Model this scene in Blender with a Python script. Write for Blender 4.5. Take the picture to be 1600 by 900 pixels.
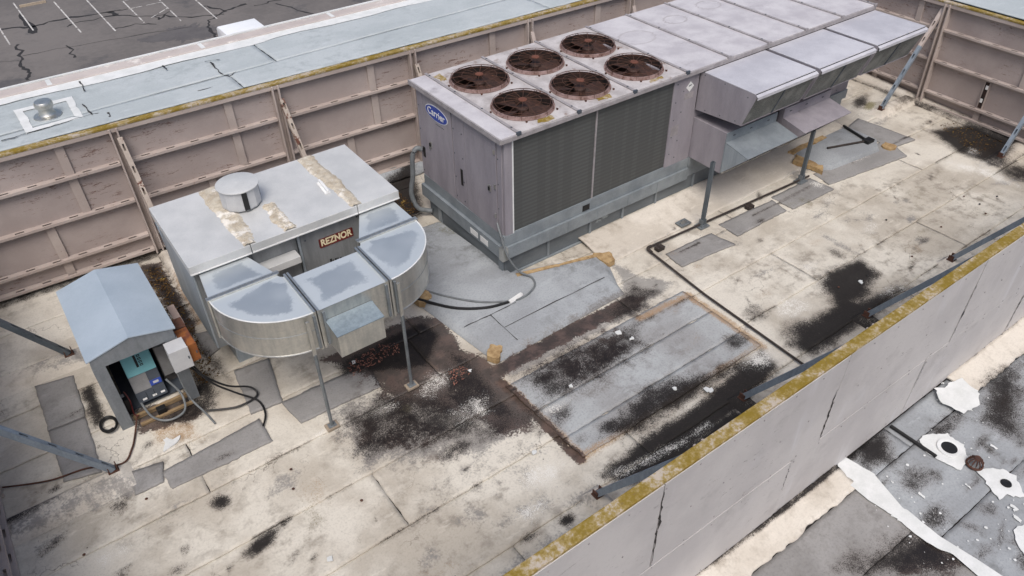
import bpy, bmesh, math, random
import numpy as np
from mathutils import Matrix, Vector
random.seed(7); rng = np.random.default_rng(7)
for o in list(bpy.data.objects): bpy.data.objects.remove(o)
scene = bpy.context.scene
COL = scene.collection
R = math.radians
# ------------------------------------------------------------------ camera
cd = bpy.data.cameras.new('camera'); cam = bpy.data.objects.new('camera', cd); COL.objects.link(cam)
cd.sensor_width = 36; cd.lens = 26.775; cd.clip_end = 1000; cd.clip_start = .1
rt, dn, fw = (.80747, -.5898, -.01139), (-.38057, -.50607, -.77399), (.45074, .62931, -.63309)
m = Matrix.Identity(4)
for i in range(3):
    m[i][0] = rt[i]; m[i][1] = -dn[i]; m[i][2] = -fw[i]
m[2][3] = 7.2
cam.matrix_world = m
scene.camera = cam
# ------------------------------------------------------------------ sky and sun (overcast)
SUN_EL, SUN_AZ = 58, 215          # azimuth measured clockwise from +Y
w = bpy.data.worlds.new('World'); scene.world = w; w.use_nodes = True
nt = w.node_tree; nt.nodes.clear()
sky = nt.nodes.new('ShaderNodeTexSky'); sky.sky_type = 'NISHITA'; sky.sun_disc = False
sky.sun_elevation = R(SUN_EL); sky.sun_rotation = R(SUN_AZ); sky.air_density = 1.0; sky.dust_density = 4.5; sky.ozone_density = 1.0
bg = nt.nodes.new('ShaderNodeBackground'); bg.inputs['Strength'].default_value = .105
wo = nt.nodes.new('ShaderNodeOutputWorld')
nt.links.new(sky.outputs[0], bg.inputs[0]); nt.links.new(bg.outputs[0], wo.inputs[0])
sl = bpy.data.lights.new('sun', 'SUN'); sl.energy = 1.5; sl.angle = R(30); sl.color = (1, .985, .965)
so = bpy.data.objects.new('sun', sl); COL.objects.link(so)
sd = Vector((math.sin(R(SUN_AZ))*math.cos(R(SUN_EL)), math.cos(R(SUN_AZ))*math.cos(R(SUN_EL)), math.sin(R(SUN_EL))))
so.rotation_euler = (-sd).to_track_quat('-Z', 'Y').to_euler(); so.location = (0, 0, 30)
vs = scene.view_settings; vs.view_transform = 'Standard'; vs.look = 'None'; vs.exposure = 0.42; vs.gamma = 1; vs.use_curve_mapping = False

# ------------------------------------------------------------------ materials
def s2l(c):
    return tuple(((v/255)/12.92 if v/255 <= .04045 else ((v/255+.055)/1.055)**2.4) for v in c)
class NT:
    def __init__(s, name):
        s.m = bpy.data.materials.new(name); s.m.use_nodes = True
        s.t = s.m.node_tree; s.n = s.t.nodes; s.b = s.n['Principled BSDF']
        s.pos = s.n.new('ShaderNodeNewGeometry').outputs['Position']
    def L(s, a, b): s.t.links.new(a, b)
    def val(s, sock, v):
        if hasattr(v, 'node'): s.L(v, sock)
        else: sock.default_value = v
    def map(s, sc=(1, 1, 1), rot=(0, 0, 0)):
        n = s.n.new('ShaderNodeMapping'); s.L(s.pos, n.inputs[0]); n.inputs['Scale'].default_value = sc; n.inputs['Rotation'].default_value = rot
        return n.outputs[0]
    def noise(s, scale, detail=6, rough=.6, vec=None, dist=0):
        n = s.n.new('ShaderNodeTexNoise'); s.L(vec or s.pos, n.inputs['Vector'])
        n.inputs['Scale'].default_value = scale; n.inputs['Detail'].default_value = detail; n.inputs['Roughness'].default_value = rough; n.inputs['Distortion'].default_value = dist
        return n.outputs[0]
    def voro(s, scale, feature='F1', vec=None, out='Distance', rnd=1):
        n = s.n.new('ShaderNodeTexVoronoi'); n.feature = feature; s.L(vec or s.pos, n.inputs['Vector']); n.inputs['Scale'].default_value = scale; n.inputs['Randomness'].default_value = rnd
        return n.outputs[out]
    def math(s, op, a, b=0., c=0.):
        n = s.n.new('ShaderNodeMath'); n.operation = op
        for i, v in enumerate((a, b, c)): s.val(n.inputs[i], v)
        return n.outputs[0]
    def step(s, v, lo, hi):
        n = s.n.new('ShaderNodeMapRange'); n.interpolation_type = 'SMOOTHSTEP'
        s.val(n.inputs[0], v); n.inputs[1].default_value = lo; n.inputs[2].default_value = hi
        return n.outputs[0]
    def mix(s, f, a, b):
        n = s.n.new('ShaderNodeMix'); n.data_type = 'RGBA'
        s.val(n.inputs[0], f)
        for k, v in ((6, a), (7, b)):
            if hasattr(v, 'node'): s.L(v, n.inputs[k])
            else: n.inputs[k].default_value = (*v[:3], 1)
        return n.outputs[2]
    def attr(s, name):
        n = s.n.new('ShaderNodeAttribute'); n.attribute_name = name
        sp = s.n.new('ShaderNodeSeparateColor'); s.L(n.outputs['Color'], sp.inputs[0])
        return sp.outputs
    def bump(s, h, strength=.3, dist=.01):
        n = s.n.new('ShaderNodeBump'); s.L(h, n.inputs['Height']); n.inputs['Strength'].default_value = strength; n.inputs['Distance'].default_value = dist
        s.L(n.outputs[0], s.b.inputs['Normal'])
    def done(s, col, rough=.7, metal=0., spec=.5):
        s.val(s.b.inputs['Base Color'], col if hasattr(col, 'node') else (*col, 1))
        s.val(s.b.inputs['Roughness'], rough); s.val(s.b.inputs['Metallic'], metal); s.b.inputs['Specular IOR Level'].default_value = spec
        return s.m
def plain(name, c1, c2=None, scale=4, rough=.7, metal=0., spot=None, streak=None, bump=.15, spec=.4, fine=60):
    """two-tone weathered surface; spot = (colour, scale, threshold, softness)"""
    t = NT(name); a = s2l(c1); b = s2l(c2 or tuple(v*.86 for v in c1))
    v = t.map(streak) if streak else None
    n1 = t.noise(scale, 7, .65, v); n2 = t.noise(fine, 4, .6, v)
    f = t.math('ADD', t.math('MULTIPLY', n1, .75), t.math('MULTIPLY', n2, .25))
    col = t.mix(t.step(f, .36, .64), a, b)
    if spot:
        sc = spot[1]; k = t.math('ADD', t.math('MULTIPLY', t.noise(sc, 8, .7, v), .7), t.math('MULTIPLY', t.noise(sc*.21, 3, .5), .3))
        col = t.mix(t.step(k, spot[2], spot[2]+spot[3]), col, s2l(spot[0]))
    t.bump(f, bump, .006)
    return t.done(col, rough, metal, spec)

def stain_mat(name, c1, c2, c3, grit=1.0, cracks=True, rough=.85):
    """roofing: base tones + stains carried by the sheets' own stain maps, broken up by noise"""
    t = NT(name); A = t.attr('stain_a'); B = t.attr('stain_b')
    big = t.noise(.75, 8, .62, dist=.3); mid = t.noise(4.5, 9, .68); fine = t.noise(38, 6, .7); spk = t.noise(110, 3, .6)
    col = t.mix(t.step(big, .4, .6), s2l(c1), s2l(c2))
    col = t.mix(t.math('MULTIPLY', t.math('MULTIPLY', t.step(mid, .46, .66), .85), t.step(t.noise(.55, 4, .6), .38, .62)), col, s2l(c3))
    col = t.mix(t.math('MULTIPLY', t.step(fine, .45, .75), .35*grit), col, s2l(tuple(v*.72 for v in c2)))
    # streaky scuffs
    sk = t.noise(2.2, 8, .7, t.map((1, 3.2, 1), (0, 0, .5)))
    col = t.mix(t.math('MULTIPLY', t.step(sk, .56, .72), .45), col, s2l(tuple(min(255, v*1.1) for v in c1)))
    if cracks:
        wv = t.n.new('ShaderNodeVectorMath'); wv.operation = 'ADD'
        nz = t.n.new('ShaderNodeTexNoise'); t.L(t.pos, nz.inputs['Vector']); nz.inputs['Scale'].default_value = 6; nz.inputs['Detail'].default_value = 5
        sc = t.n.new('ShaderNodeVectorMath'); sc.operation = 'SCALE'; t.L(nz.outputs['Color'], sc.inputs[0]); sc.inputs['Scale'].default_value = .35
        t.L(t.pos, wv.inputs[0]); t.L(sc.outputs[0], wv.inputs[1])
        e = t.voro(2.3, 'DISTANCE_TO_EDGE', wv.outputs[0])
        ck = t.math('MULTIPLY', t.math('SUBTRACT', 1., t.step(e, .004, .016)), t.step(t.noise(.9, 4, .6), .53, .63))
        col = t.mix(t.math('MULTIPLY', ck, .6), col, s2l((92, 84, 76)))
        d = t.voro(5.5, 'F1'); dots = t.math('MULTIPLY', t.math('SUBTRACT', 1., t.step(d, .035, .06)), t.step(t.noise(1.3, 3), .55, .6))
        col = t.mix(t.math('MULTIPLY', dots, .8), col, s2l((50, 46, 44)))
    nz1 = t.math('ADD', t.math('MULTIPLY', t.math('SUBTRACT', mid, .5), 1.0), t.math('MULTIPLY', t.math('SUBTRACT', fine, .5), .75))
    nz2 = t.math('ADD', t.math('MULTIPLY', nz1, .72), t.math('MULTIPLY', t.math('SUBTRACT', spk, .5), 1.15))
    def mask(ch, lo=.42, hi=.6, n=nz2): return t.step(t.math('ADD', ch, n), lo, hi)
    gate = lambda ch, mk: t.math('MULTIPLY', mk, t.step(ch, .03, .14))
    gr = gate(B[0], mask(B[0], .4, .65, nz1)); col = t.mix(t.math('MULTIPLY', gr, .75), col, s2l((128, 126, 124)))
    oc = gate(A[2], mask(A[2], .4, .7)); col = t.mix(t.math('MULTIPLY', oc, .7), col, s2l((158, 122, 78)))
    ms = gate(B[2], mask(B[2], .4, .65)); col = t.mix(t.math('MULTIPLY', ms, .8), col, s2l((104, 98, 52)))
    wet = gate(A[1], mask(A[1], .42, .54, nz1)); col = t.mix(t.math('MULTIPLY', wet, .9), col, t.mix(t.step(mid, .42, .6), s2l((40, 29, 29)), s2l((84, 67, 62))))
    col = t.mix(t.math('MULTIPLY', t.step(t.math('ADD', A[0], t.math('MULTIPLY', t.math('SUBTRACT', mid, .5), .5)), .1, .75), .6), col, s2l((104, 94, 86)))
    blk = gate(A[0], mask(A[0], .3, .66)); col = t.mix(t.math('MULTIPLY', blk, .95), col, t.mix(t.step(fine, .5, .8), s2l((17, 14, 15)), s2l((52, 45, 43))))
    wh = gate(B[1], mask(B[1], .42, .56)); col = t.mix(t.math('MULTIPLY', wh, .9), col, s2l((222, 219, 212)))
    t.bump(t.math('ADD', t.math('MULTIPLY', mid, .6), t.math('MULTIPLY', fine, .4)), .35, .012)
    r = t.math('SUBTRACT', rough, t.math('MULTIPLY', wet, .35))
    return t.done(col, r, 0, .35)

MT = {}
MT['roof'] = stain_mat('weathered_cream_roofing', (208, 202, 190), (180, 172, 159), (138, 130, 119))
MT['grey_roof'] = stain_mat('grey_roofing', (160, 164, 167), (142, 145, 148), (116, 118, 119), 1.3, False)
MT['repair'] = stain_mat('dirty_repair_roofing', (168, 171, 172), (150, 150, 150), (122, 119, 118), 1.4, False)
MT['blue_roof'] = stain_mat('blue_grey_roofing', (176, 182, 184), (166, 173, 175), (152, 159, 161), .8, False)
MT['pad'] = stain_mat('grey_walk_pad', (146, 144, 142), (132, 130, 128), (116, 113, 110), 1.2, False)
MT['white_coat'] = plain('white_coating', (216, 217, 216), (200, 202, 200), 5, .6, spot=((150, 146, 140), 9, .66, .06))
MT['bitumen'] = plain('dark_bitumen', (52, 48, 46), (38, 35, 34), 8, .85)
MT['cream'] = stain_mat('cream_cant', (208, 201, 190), (190, 182, 170), (158, 148, 135), .8, False)
def paint_mat(name, c, c2, chip, streak, thr=.64, runs=False):
    t = NT(name); v = t.map(streak)
    n1 = t.noise(1.1, 6, .6); n2 = t.noise(3.5, 9, .72, v); n3 = t.noise(26, 6, .7, v)
    col = t.mix(t.step(n1, .36, .64), s2l(c), s2l(c2))
    col = t.mix(t.math('MULTIPLY', t.step(n3, .5, .72), .35), col, s2l(tuple(x*.84 for x in c2)))
    k = t.math('ADD', t.math('MULTIPLY', n2, .62), t.math('MULTIPLY', n3, .38))
    k = t.math('MULTIPLY', t.step(k, thr-.03, thr), t.step(t.noise(.8, 3), .45, .55))
    col = t.mix(t.math('MULTIPLY', k, .85), col, s2l(chip))
    if runs:
        rs = t.math('MULTIPLY', t.step(t.noise(3.4, 5, .6, t.map((1, 1, .13))), .5, .7), t.step(t.noise(.7, 2), .4, .6))
        col = t.mix(t.math('MULTIPLY', rs, .5), col, s2l((204, 203, 206)))
        col = t.mix(t.math('MULTIPLY', t.step(t.noise(1.7, 7, .7), .54, .7), .35), col, s2l((148, 143, 142)))
    t.bump(n3, .2, .005)
    return t.done(col, .75, 0, .3)
MT['screen'] = paint_mat('taupe_screen_paint', (170, 158, 153), (157, 145, 140), (100, 72, 62), (1, 1, 5.5), .585)
MT['screen_steel'] = paint_mat('taupe_steel_paint', (180, 168, 161), (164, 151, 144), (104, 80, 68), (2, 2, 2), .62)
MT['screen_out'] = paint_mat('mauve_grey_board', (190, 186, 184), (178, 174, 173), (96, 90, 87), (1.2, 1, 5.5), .61, True)
def lichen_mat():
    t = NT('lichen_covered_cap'); n1 = t.noise(3.2, 8, .7); n2 = t.noise(22, 7, .7)
    k = t.math('ADD', t.math('MULTIPLY', n1, .6), t.math('MULTIPLY', n2, .4))
    col = t.mix(t.step(k, .41, .5), s2l((174, 163, 150)), s2l((150, 132, 88)))
    col = t.mix(t.step(k, .46, .58), col, s2l((126, 106, 44)))
    col = t.mix(t.math('MULTIPLY', t.step(n2, .55, .75), .6), col, s2l((120, 104, 92)))
    t.bump(k, .5, .02); return t.done(col, .95, 0, .1)
MT['lichen'] = lichen_mat()
def galv_mat(name, c1, c2, rough=.42, metal=.75):
    t = NT(name); v = t.voro(46, 'F1', out='Color'); sp = t.n.new('ShaderNodeSeparateColor'); t.L(v, sp.inputs[0])
    n = t.noise(2.4, 6, .6); st = t.noise(5, 5, .6, t.map((4, 4, .5)))
    f = t.math('ADD', t.math('MULTIPLY', sp.outputs[0], .07), t.math('ADD', t.math('MULTIPLY', n, .5), t.math('MULTIPLY', st, .43)))
    col = t.mix(t.step(f, .3, .72), s2l(c1), s2l(c2))
    t.bump(n, .08, .01)
    return t.done(col, t.math('ADD', rough, t.math('MULTIPLY', sp.outputs[1], .1)), metal, .5)
MT['galv'] = galv_mat('galvanised_sheet', (212, 210, 203), (172, 174, 172), .3, .85)
MT['galv_blue'] = galv_mat('blue_grey_galvanised', (150, 163, 170), (116, 128, 135), .5, .35)
MT['galv_dark'] = galv_mat('dull_galvanised', (140, 146, 150), (104, 109, 112), .5, .45)
def duct_top_mat():
    t = NT('sealed_duct_top'); A = t.attr('stain_a'); n1 = t.noise(5, 8, .65); n2 = t.noise(40, 6, .7)
    nz = t.math('ADD', t.math('MULTIPLY', t.math('SUBTRACT', n1, .5), 1.1), t.math('MULTIPLY', t.math('SUBTRACT', n2, .5), .3))
    dk = t.math('MULTIPLY', t.step(t.math('ADD', A[0], nz), .3, .62), t.math('ADD', .55, t.math('MULTIPLY', t.step(t.noise(1.3, 2), .35, .65), .45)))
    col = t.mix(dk, s2l((202, 208, 210)), s2l((160, 168, 175)))
    col = t.mix(t.math('MULTIPLY', t.step(n1, .52, .75), .4), col, s2l((176, 186, 192)))
    sm = t.noise(2.5, 4, .5, t.map((1, 1, 1)))
    return t.done(col, t.math('ADD', .28, t.math('MULTIPLY', sm, .35)), .45, .5)
MT['duct_top'] = duct_top_mat()
MT['lid'] = plain('pale_metal_lid', (206, 206, 204), (188, 189, 188), 1.6, .5, .2, spot=((150, 150, 150), 3, .62, .12), bump=.05)
MT['cab_grey'] = plain('grey_cabinet_sheet', (146, 149, 151), (124, 127, 129), 2.2, .45, .4, streak=(3, 3, .4), bump=.05)
MT['cab_side'] = plain('blue_grey_side', (160, 168, 174), (140, 148, 154), 2, .5, .3, streak=(3, 3, .4), bump=.05)
MT['tar'] = plain('tan_tar_tape', (190, 182, 166), (164, 152, 134), 9, .9, spot=((214, 209, 200), 5, .5, .08), bump=.8)
MT['ru_side'] = plain('lavender_grey_paint', (150, 145, 150), (132, 127, 133), 1.6, .55, spot=((112, 106, 110), 4, .6, .08), streak=(2, 2, .5), bump=.05)
MT['ru_top'] = plain('chalked_roof_panel', (196, 193, 195), (172, 168, 172), 1.7, .6, spot=((140, 134, 138), 1.8, .54, .14), bump=.06)
MT['ru_fan_top'] = plain('stained_fan_deck', (192, 187, 186), (160, 154, 152), 3.2, .65, spot=((124, 104, 92), 5, .54, .12), bump=.08)
MT['hood'] = plain('lavender_hood', (192, 191, 196), (168, 167, 173), 1.1, .5, spot=((140, 138, 146), 2.6, .62, .1), bump=.04)
MT['ring'] = plain('dried_puddle_edge', (166, 161, 163), (176, 172, 174), 4, .7)
MT['seam'] = plain('grey_seam_strip', (158, 153, 154), (134, 129, 130), 6, .6)
MT['rail'] = plain('blue_grey_rail', (144, 151, 155), (124, 131, 136), 3, .5, .25, spot=((176, 184, 186), 5, .62, .08), bump=.05)
MT['curb'] = plain('blue_grey_curb', (114, 120, 124), (98, 104, 108), 2, .55, .2, spot=((158, 166, 168), 3.4, .62, .06), streak=(1, 1, 2), bump=.08)
MT['rust'] = plain('rusted_steel', (92, 62, 50), (62, 42, 36), 12, .9, spot=((126, 84, 62), 20, .58, .1), bump=.4)
MT['fan_rim'] = plain('rust_stained_rim', (150, 128, 124), (112, 88, 80), 9, .8, spot=((82, 54, 44), 14, .54, .1))
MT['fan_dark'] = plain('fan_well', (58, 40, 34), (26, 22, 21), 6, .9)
MT['blade'] = plain('fan_blade', (70, 48, 40), (46, 32, 27), 7, .7, .1, spot=((98, 88, 84), 3, .6, .1))
MT['hub'] = plain('rust_hub', (112, 70, 56), (92, 56, 44), 12, .9)
MT['asphalt_dark'] = plain('patched_asphalt', (94, 91, 91), (84, 81, 82), .8, .92, fine=6)
MT['black'] = plain('black_plastic', (30, 30, 31), (22, 22, 23), 10, .5, bump=.02)
MT['dark_pipe'] = plain('dark_pipe_coating', (62, 54, 50), (46, 40, 38), 12, .7)
MT['white'] = plain('white_paint', (226, 226, 224), (212, 212, 210), 5, .5, bump=.03)
MT['blue'] = plain('badge_blue', (52, 76, 158), (48, 70, 148), 5, .4, bump=0)
MT['red'] = plain('badge_dark_red', (104, 36, 34), (92, 32, 30), 8, .5, bump=0)
MT['badge_cream'] = plain('badge_cream', (226, 214, 180), (214, 200, 166), 8, .5, bump=0)
MT['asphalt'] = plain('lot_asphalt', (112, 107, 104), (96, 92, 90), .18, .92, spot=((82, 80, 81), .35, .54, .1), fine=3, bump=.1)
MT['crack'] = plain('crack_sealer', (48, 46, 46), (40, 38, 38), 3, .8)
MT['stripe'] = plain('worn_stripe', (206, 204, 200), (160, 156, 152), 3, .8, spot=((104, 99, 96), 2.2, .52, .05))
MT['concrete'] = plain('concrete_stop', (160, 146, 128), (142, 130, 116), 3, .9)
MT['foam'] = plain('torn_tan_foam', (178, 152, 112), (140, 114, 80), 9, .95, spot=((96, 76, 54), 8, .6, .08), bump=.8)
MT['teal'] = plain('teal_cover', (126, 186, 192), (116, 174, 182), 3, .5, bump=.03)
MT['slate'] = plain('slate_enclosure', (78, 84, 92), (66, 72, 80), 4, .5, bump=.04)
MT['box_white'] = plain('off_white_box', (190, 191, 192), (176, 177, 179), 3, .5, bump=.03)
MT['box_grey'] = plain('grey_box', (140, 140, 140), (124, 124, 124), 4, .55, bump=.04)
MT['orange'] = plain('rusted_orange_box', (150, 92, 46), (132, 78, 38), 4, .7, spot=((98, 56, 40), 3, .5, .08))
MT['shed_roof'] = plain('pale_blue_sheet_roof', (174, 186, 196), (160, 173, 184), 1.3, .45, .2, spot=((176, 140, 140), 3.2, .72, .03), bump=.03)
MT['shed_side'] = galv_mat('mottled_grey_sheet', (138, 143, 147), (110, 115, 120), .55, .3)
MT['shed_in'] = plain('dull_grey_inside', (110, 106, 102), (92, 88, 85), 4, .7)
MT['wood'] = plain('weathered_wood', (150, 128, 96), (120, 100, 76), 6, .9, streak=(1, 6, 6), bump=.4)
MT['taupe_board'] = plain('taupe_board', (168, 150, 142), (154, 137, 130), 4, .8)
MT['conduit'] = plain('grey_conduit', (116, 120, 122), (100, 104, 106), 9, .5)
MT['strut'] = galv_mat('blue_grey_strut', (150, 161, 172), (120, 130, 140), .5, .35)
MT['strut_dark'] = galv_mat('dark_strut', (104, 112, 118), (78, 86, 92), .5, .35)
MT['strut_rust'] = plain('rust_flaked_paint', (178, 166, 154), (160, 148, 138), 5, .8, spot=((98, 62, 50), 4, .53, .03), bump=.3)
MT['glass'] = plain('dark_glass', (24, 28, 32), (20, 23, 27), 3, .1, bump=0)
MT['tyre'] = plain('tyre_rubber', (30, 30, 30), (24, 24, 24), 8, .9)
MT['van'] = plain('white_van_paint', (238, 239, 240), (232, 233, 235), 2, .3, bump=0, spec=.5)
MT['facade'] = plain('taupe_facade', (176, 160, 152), (162, 147, 140), 1, .8)
MT['coping'] = plain('faded_mauve_coping', (188, 179, 174), (174, 164, 160), 2, .8, spot=((214, 208, 202), 3, .56, .08))
def leaf_mat():
    t = NT('dead_leaves'); i = t.n.new('ShaderNodeObjectInfo'); n = t.noise(30, 3)
    col = t.mix(t.step(n, .35, .65), s2l((104, 82, 52)), s2l((58, 42, 30)))
    col = t.mix(t.step(t.noise(9, 3), .56, .7), col, s2l((142, 118, 66)))
    return t.done(col, .95, 0, .1)
MT['leaf'] = leaf_mat()
MT['pink_leaf'] = plain('pinkish_leaves', (150, 106, 92), (108, 72, 62), 30, .9)
def coil_mat():
    t = NT('condenser_coil'); w = t.n.new('ShaderNodeTexWave'); w.wave_type = 'BANDS'; w.bands_direction = 'Z'
    t.L(t.pos, w.inputs['Vector']); w.inputs['Scale'].default_value = 5.; w.inputs['Distortion'].default_value = .6; w.inputs['Detail'].default_value = 1
    b = t.noise(2.6, 1, .4, t.map((2.4, 1, .02))); n = t.noise(14, 6, .7)
    col = t.mix(t.step(b, .5, .515), s2l((82, 83, 82)), s2l((84, 85, 84)))
    col = t.mix(t.math('MULTIPLY', w.outputs['Fac'], t.math('ADD', t.math('MULTIPLY', t.step(b, .5, .515), .12), .16)), col, s2l((112, 115, 114)))
    col = t.mix(t.math('MULTIPLY', t.step(n, .6, .75), .3), col, s2l((120, 122, 120)))
    fin = t.n.new('ShaderNodeTexWave'); fin.bands_direction = 'X'; t.L(t.pos, fin.inputs['Vector']); fin.inputs['Scale'].default_value = 60
    t.bump(n, .2, .004)
    return t.done(col, .6, .3, .4)
MT['coil'] = coil_mat()
def filt_mat():
    t = NT('mesh_filter'); n = t.noise(3, 6, .6); v = t.voro(70, 'F1')
    col = t.mix(t.step(v, .2, .6), s2l((72, 74, 73)), s2l((112, 114, 111)))
    col = t.mix(t.math('MULTIPLY', t.step(n, .42, .65), .5), col, s2l((150, 150, 146)))
    t.bump(v, .5, .006); return t.done(col, .7, .2, .4)
MT['filter'] = filt_mat()

# ------------------------------------------------------------------ mesh helpers
class MB:
    def __init__(s): s.v = []; s.f = []; s.mi = []
    def add(s, vs, fs, mi=0):
        o = len(s.v); s.v += [tuple(p) for p in vs]; s.f += [tuple(i+o for i in f) for f in fs]; s.mi += [mi]*len(fs); return s
    def box(s, x0, x1, y0, y1, z0, z1, mi=0):
        return s.add([(x0, y0, z0), (x1, y0, z0), (x1, y1, z0), (x0, y1, z0), (x0, y0, z1), (x1, y0, z1), (x1, y1, z1), (x0, y1, z1)],
                     [(0, 3, 2, 1), (4, 5, 6, 7), (0, 1, 5, 4), (1, 2, 6, 5), (2, 3, 7, 6), (3, 0, 4, 7)], mi)
    def prism(s, pts, d, mi=0):            # planar polygon pts extruded by vector d
        n = len(pts); d = Vector(d); a = [Vector(p) for p in pts]; b = [p+d for p in a]
        nrm = Vector((0, 0, 0))
        for i in range(n): nrm += a[i].cross(a[(i+1) % n])
        top, bot = tuple(range(n, 2*n)), tuple(range(n-1, -1, -1)); q = [(i, (i+1) % n, (i+1) % n+n, i+n) for i in range(n)]
        if nrm.dot(d) < 0: top, bot = top[::-1], bot[::-1]; q = [f[::-1] for f in q]
        return s.add(a+b, [top, bot]+q, mi)
    def tube(s, pts, r, seg=8, smooth=0, cap=True, mi=0):
        P = [Vector(p) for p in pts]
        if smooth:
            Q = []
            for i in range(len(P)-1):
                p0, p1, p2, p3 = P[max(i-1, 0)], P[i], P[i+1], P[min(i+2, len(P)-1)]
                for k in range(smooth):
                    t = k/smooth; Q.append(.5*((2*p1)+(-p0+p2)*t+(2*p0-5*p1+4*p2-p3)*t*t+(-p0+3*p1-3*p2+p3)*t**3))
            P = Q+[P[-1]]
        rings = []; up = Vector((0, 0, 1))
        for i, p in enumerate(P):
            d = (P[min(i+1, len(P)-1)]-P[max(i-1, 0)]).normalized()
            u = d.cross(up if abs(d.z) < .9 else Vector((1, 0, 0))).normalized(); w_ = d.cross(u)
            rr = r[i] if isinstance(r, (list, tuple)) else r
            rings.append([p+(u*math.cos(2*math.pi*k/seg)+w_*math.sin(2*math.pi*k/seg))*rr for k in range(seg)])
        vs = [q for g in rings for q in g]; fs = []
        for i in range(len(rings)-1):
            for k in range(seg): a = i*seg+k; b = i*seg+(k+1) % seg; fs.append((a, a+seg, b+seg, b))
        if cap: fs += [tuple(range(seg)), tuple(range((len(rings)-1)*seg, len(rings)*seg))[::-1]]
        return s.add(vs, fs, mi)
    def lathe(s, prof, c, seg=32, mi=0, closed=False):     # prof: (r,z) list
        vs = []; fs = []
        for r, z in prof:
            for k in range(seg): a = 2*math.pi*k/seg; vs.append((c[0]+r*math.cos(a), c[1]+r*math.sin(a), c[2]+z))
        for i in range(len(prof)-1):
            for k in range(seg): a = i*seg+k; b = i*seg+(k+1) % seg; fs.append((a, b, b+seg, a+seg))
        if closed: fs.append(tuple(range((len(prof)-1)*seg, len(prof)*seg)))
        return s.add(vs, fs, mi)
    def build(s, name, mat, parent=None, bevel=0, smooth=False):
        me = bpy.data.meshes.new(name); me.from_pydata(s.v, [], s.f)
        for mm in (mat if isinstance(mat, (list, tuple)) else [mat]): me.materials.append(MT[mm])
        if any(s.mi): me.polygons.foreach_set('material_index', s.mi)
        if bevel:
            bm = bmesh.new(); bm.from_mesh(me); bmesh.ops.bevel(bm, geom=[e for e in bm.edges if len(e.link_faces) == 2 and e.calc_face_angle() > .5], offset=bevel, segments=2, affect='EDGES', profile=.6); bm.to_mesh(me); bm.free()
        if smooth:
            me.polygons.foreach_set('use_smooth', [True]*len(me.polygons)); me.set_sharp_from_angle(angle=R(38))
        me.update(); o = bpy.data.objects.new(name, me); COL.objects.link(o)
        return adopt(o, parent)
def box(name, mat, parent, x0, x1, y0, y1, z0, z1, bevel=.004):
    return MB().box(x0, x1, y0, y1, z0, z1).build(name, mat, parent, bevel)
def tag(o, label=None, cat=None, group=None, kind=None):
    for k, v in (('label', label), ('category', cat), ('group', group), ('kind', kind)):
        if v: o[k] = v
    return o
def thing(name, label, cat, loc=(0, 0, 0), group=None, rot=(0, 0, 0), local=False):
    o = bpy.data.objects.new(name, None); COL.objects.link(o); o.location = loc; o.rotation_euler = rot
    o.empty_display_size = .2
    if not local: INV[o.name] = Matrix.LocRotScale(Vector(loc), o.rotation_euler, None).inverted()
    return tag(o, label, cat, group)
INV = {}
def adopt(o, parent):
    if parent:
        o.parent = parent
        if parent.name in INV: o.matrix_parent_inverse = INV[parent.name]
    return o

# ------------------------------------------------------------------ stain maps
ST = []                                     # (channel, kind, data, soft, strength)
def blob(ch, x, y, rx, ry=None, rot=0, s=1.): ST.append((ch, 'b', (x, y, rx, ry or rx, R(rot)), 0, s))
def poly(ch, pts, soft=.12, s=1.): ST.append((ch, 'p', np.array(pts, float), soft, s))
def line(ch, pts, wdt=.05, soft=.06, s=1.): ST.append((ch, 'l', (np.array(pts, float), wdt), soft, s))
def seg_dist(X, Y, a, b):
    dx, dy = b[0]-a[0], b[1]-a[1]; L2 = dx*dx+dy*dy+1e-9
    t = np.clip(((X-a[0])*dx+(Y-a[1])*dy)/L2, 0, 1); return np.hypot(X-a[0]-t*dx, Y-a[1]-t*dy)
def stains(X, Y):
    out = np.zeros((8, len(X)))
    for ch, k, d, soft, s in ST:
        if k == 'b':
            x, y, rx, ry, a = d; c, sn = math.cos(a), math.sin(a)
            u = ((X-x)*c+(Y-y)*sn)/rx; v = (-(X-x)*sn+(Y-y)*c)/ry
            val = np.clip(1.25-np.hypot(u, v), 0, 1)
        elif k == 'p':
            n = len(d); ins = np.zeros(len(X), bool); dist = np.full(len(X), 9.)
            for i in range(n):
                a, b = d[i], d[(i+1) % n]; dist = np.minimum(dist, seg_dist(X, Y, a, b))
                cond = (a[1] > Y) != (b[1] > Y)
                with np.errstate(divide='ignore', invalid='ignore'): ins ^= cond & (X < (b[0]-a[0])*(Y-a[1])/(b[1]-a[1]+1e-12)+a[0])
            sd = np.where(ins, dist, -dist); val = np.clip(.5+sd/(2*soft), 0, 1)
        else:
            pts, wd = d; dist = np.full(len(X), 9.)
            for i in range(len(pts)-1): dist = np.minimum(dist, seg_dist(X, Y, pts[i], pts[i+1]))
            val = np.clip(1-(dist-wd)/soft, 0, 1)
        out[ch] = np.maximum(out[ch], val*s)
    return out
BLK, WET, OCH, GRY, WHT, MOS = 0, 1, 2, 4, 5, 6
def paint(me, X, Y):
    s = stains(X, Y)
    for nm, o in (('stain_a', 0), ('stain_b', 4)):
        a = me.color_attributes.new(nm, 'FLOAT_COLOR', 'POINT')
        c = np.ones((len(X), 4), np.float32); c[:, :3] = s[o:o+3].T; a.data.foreach_set('color', c.ravel())
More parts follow.
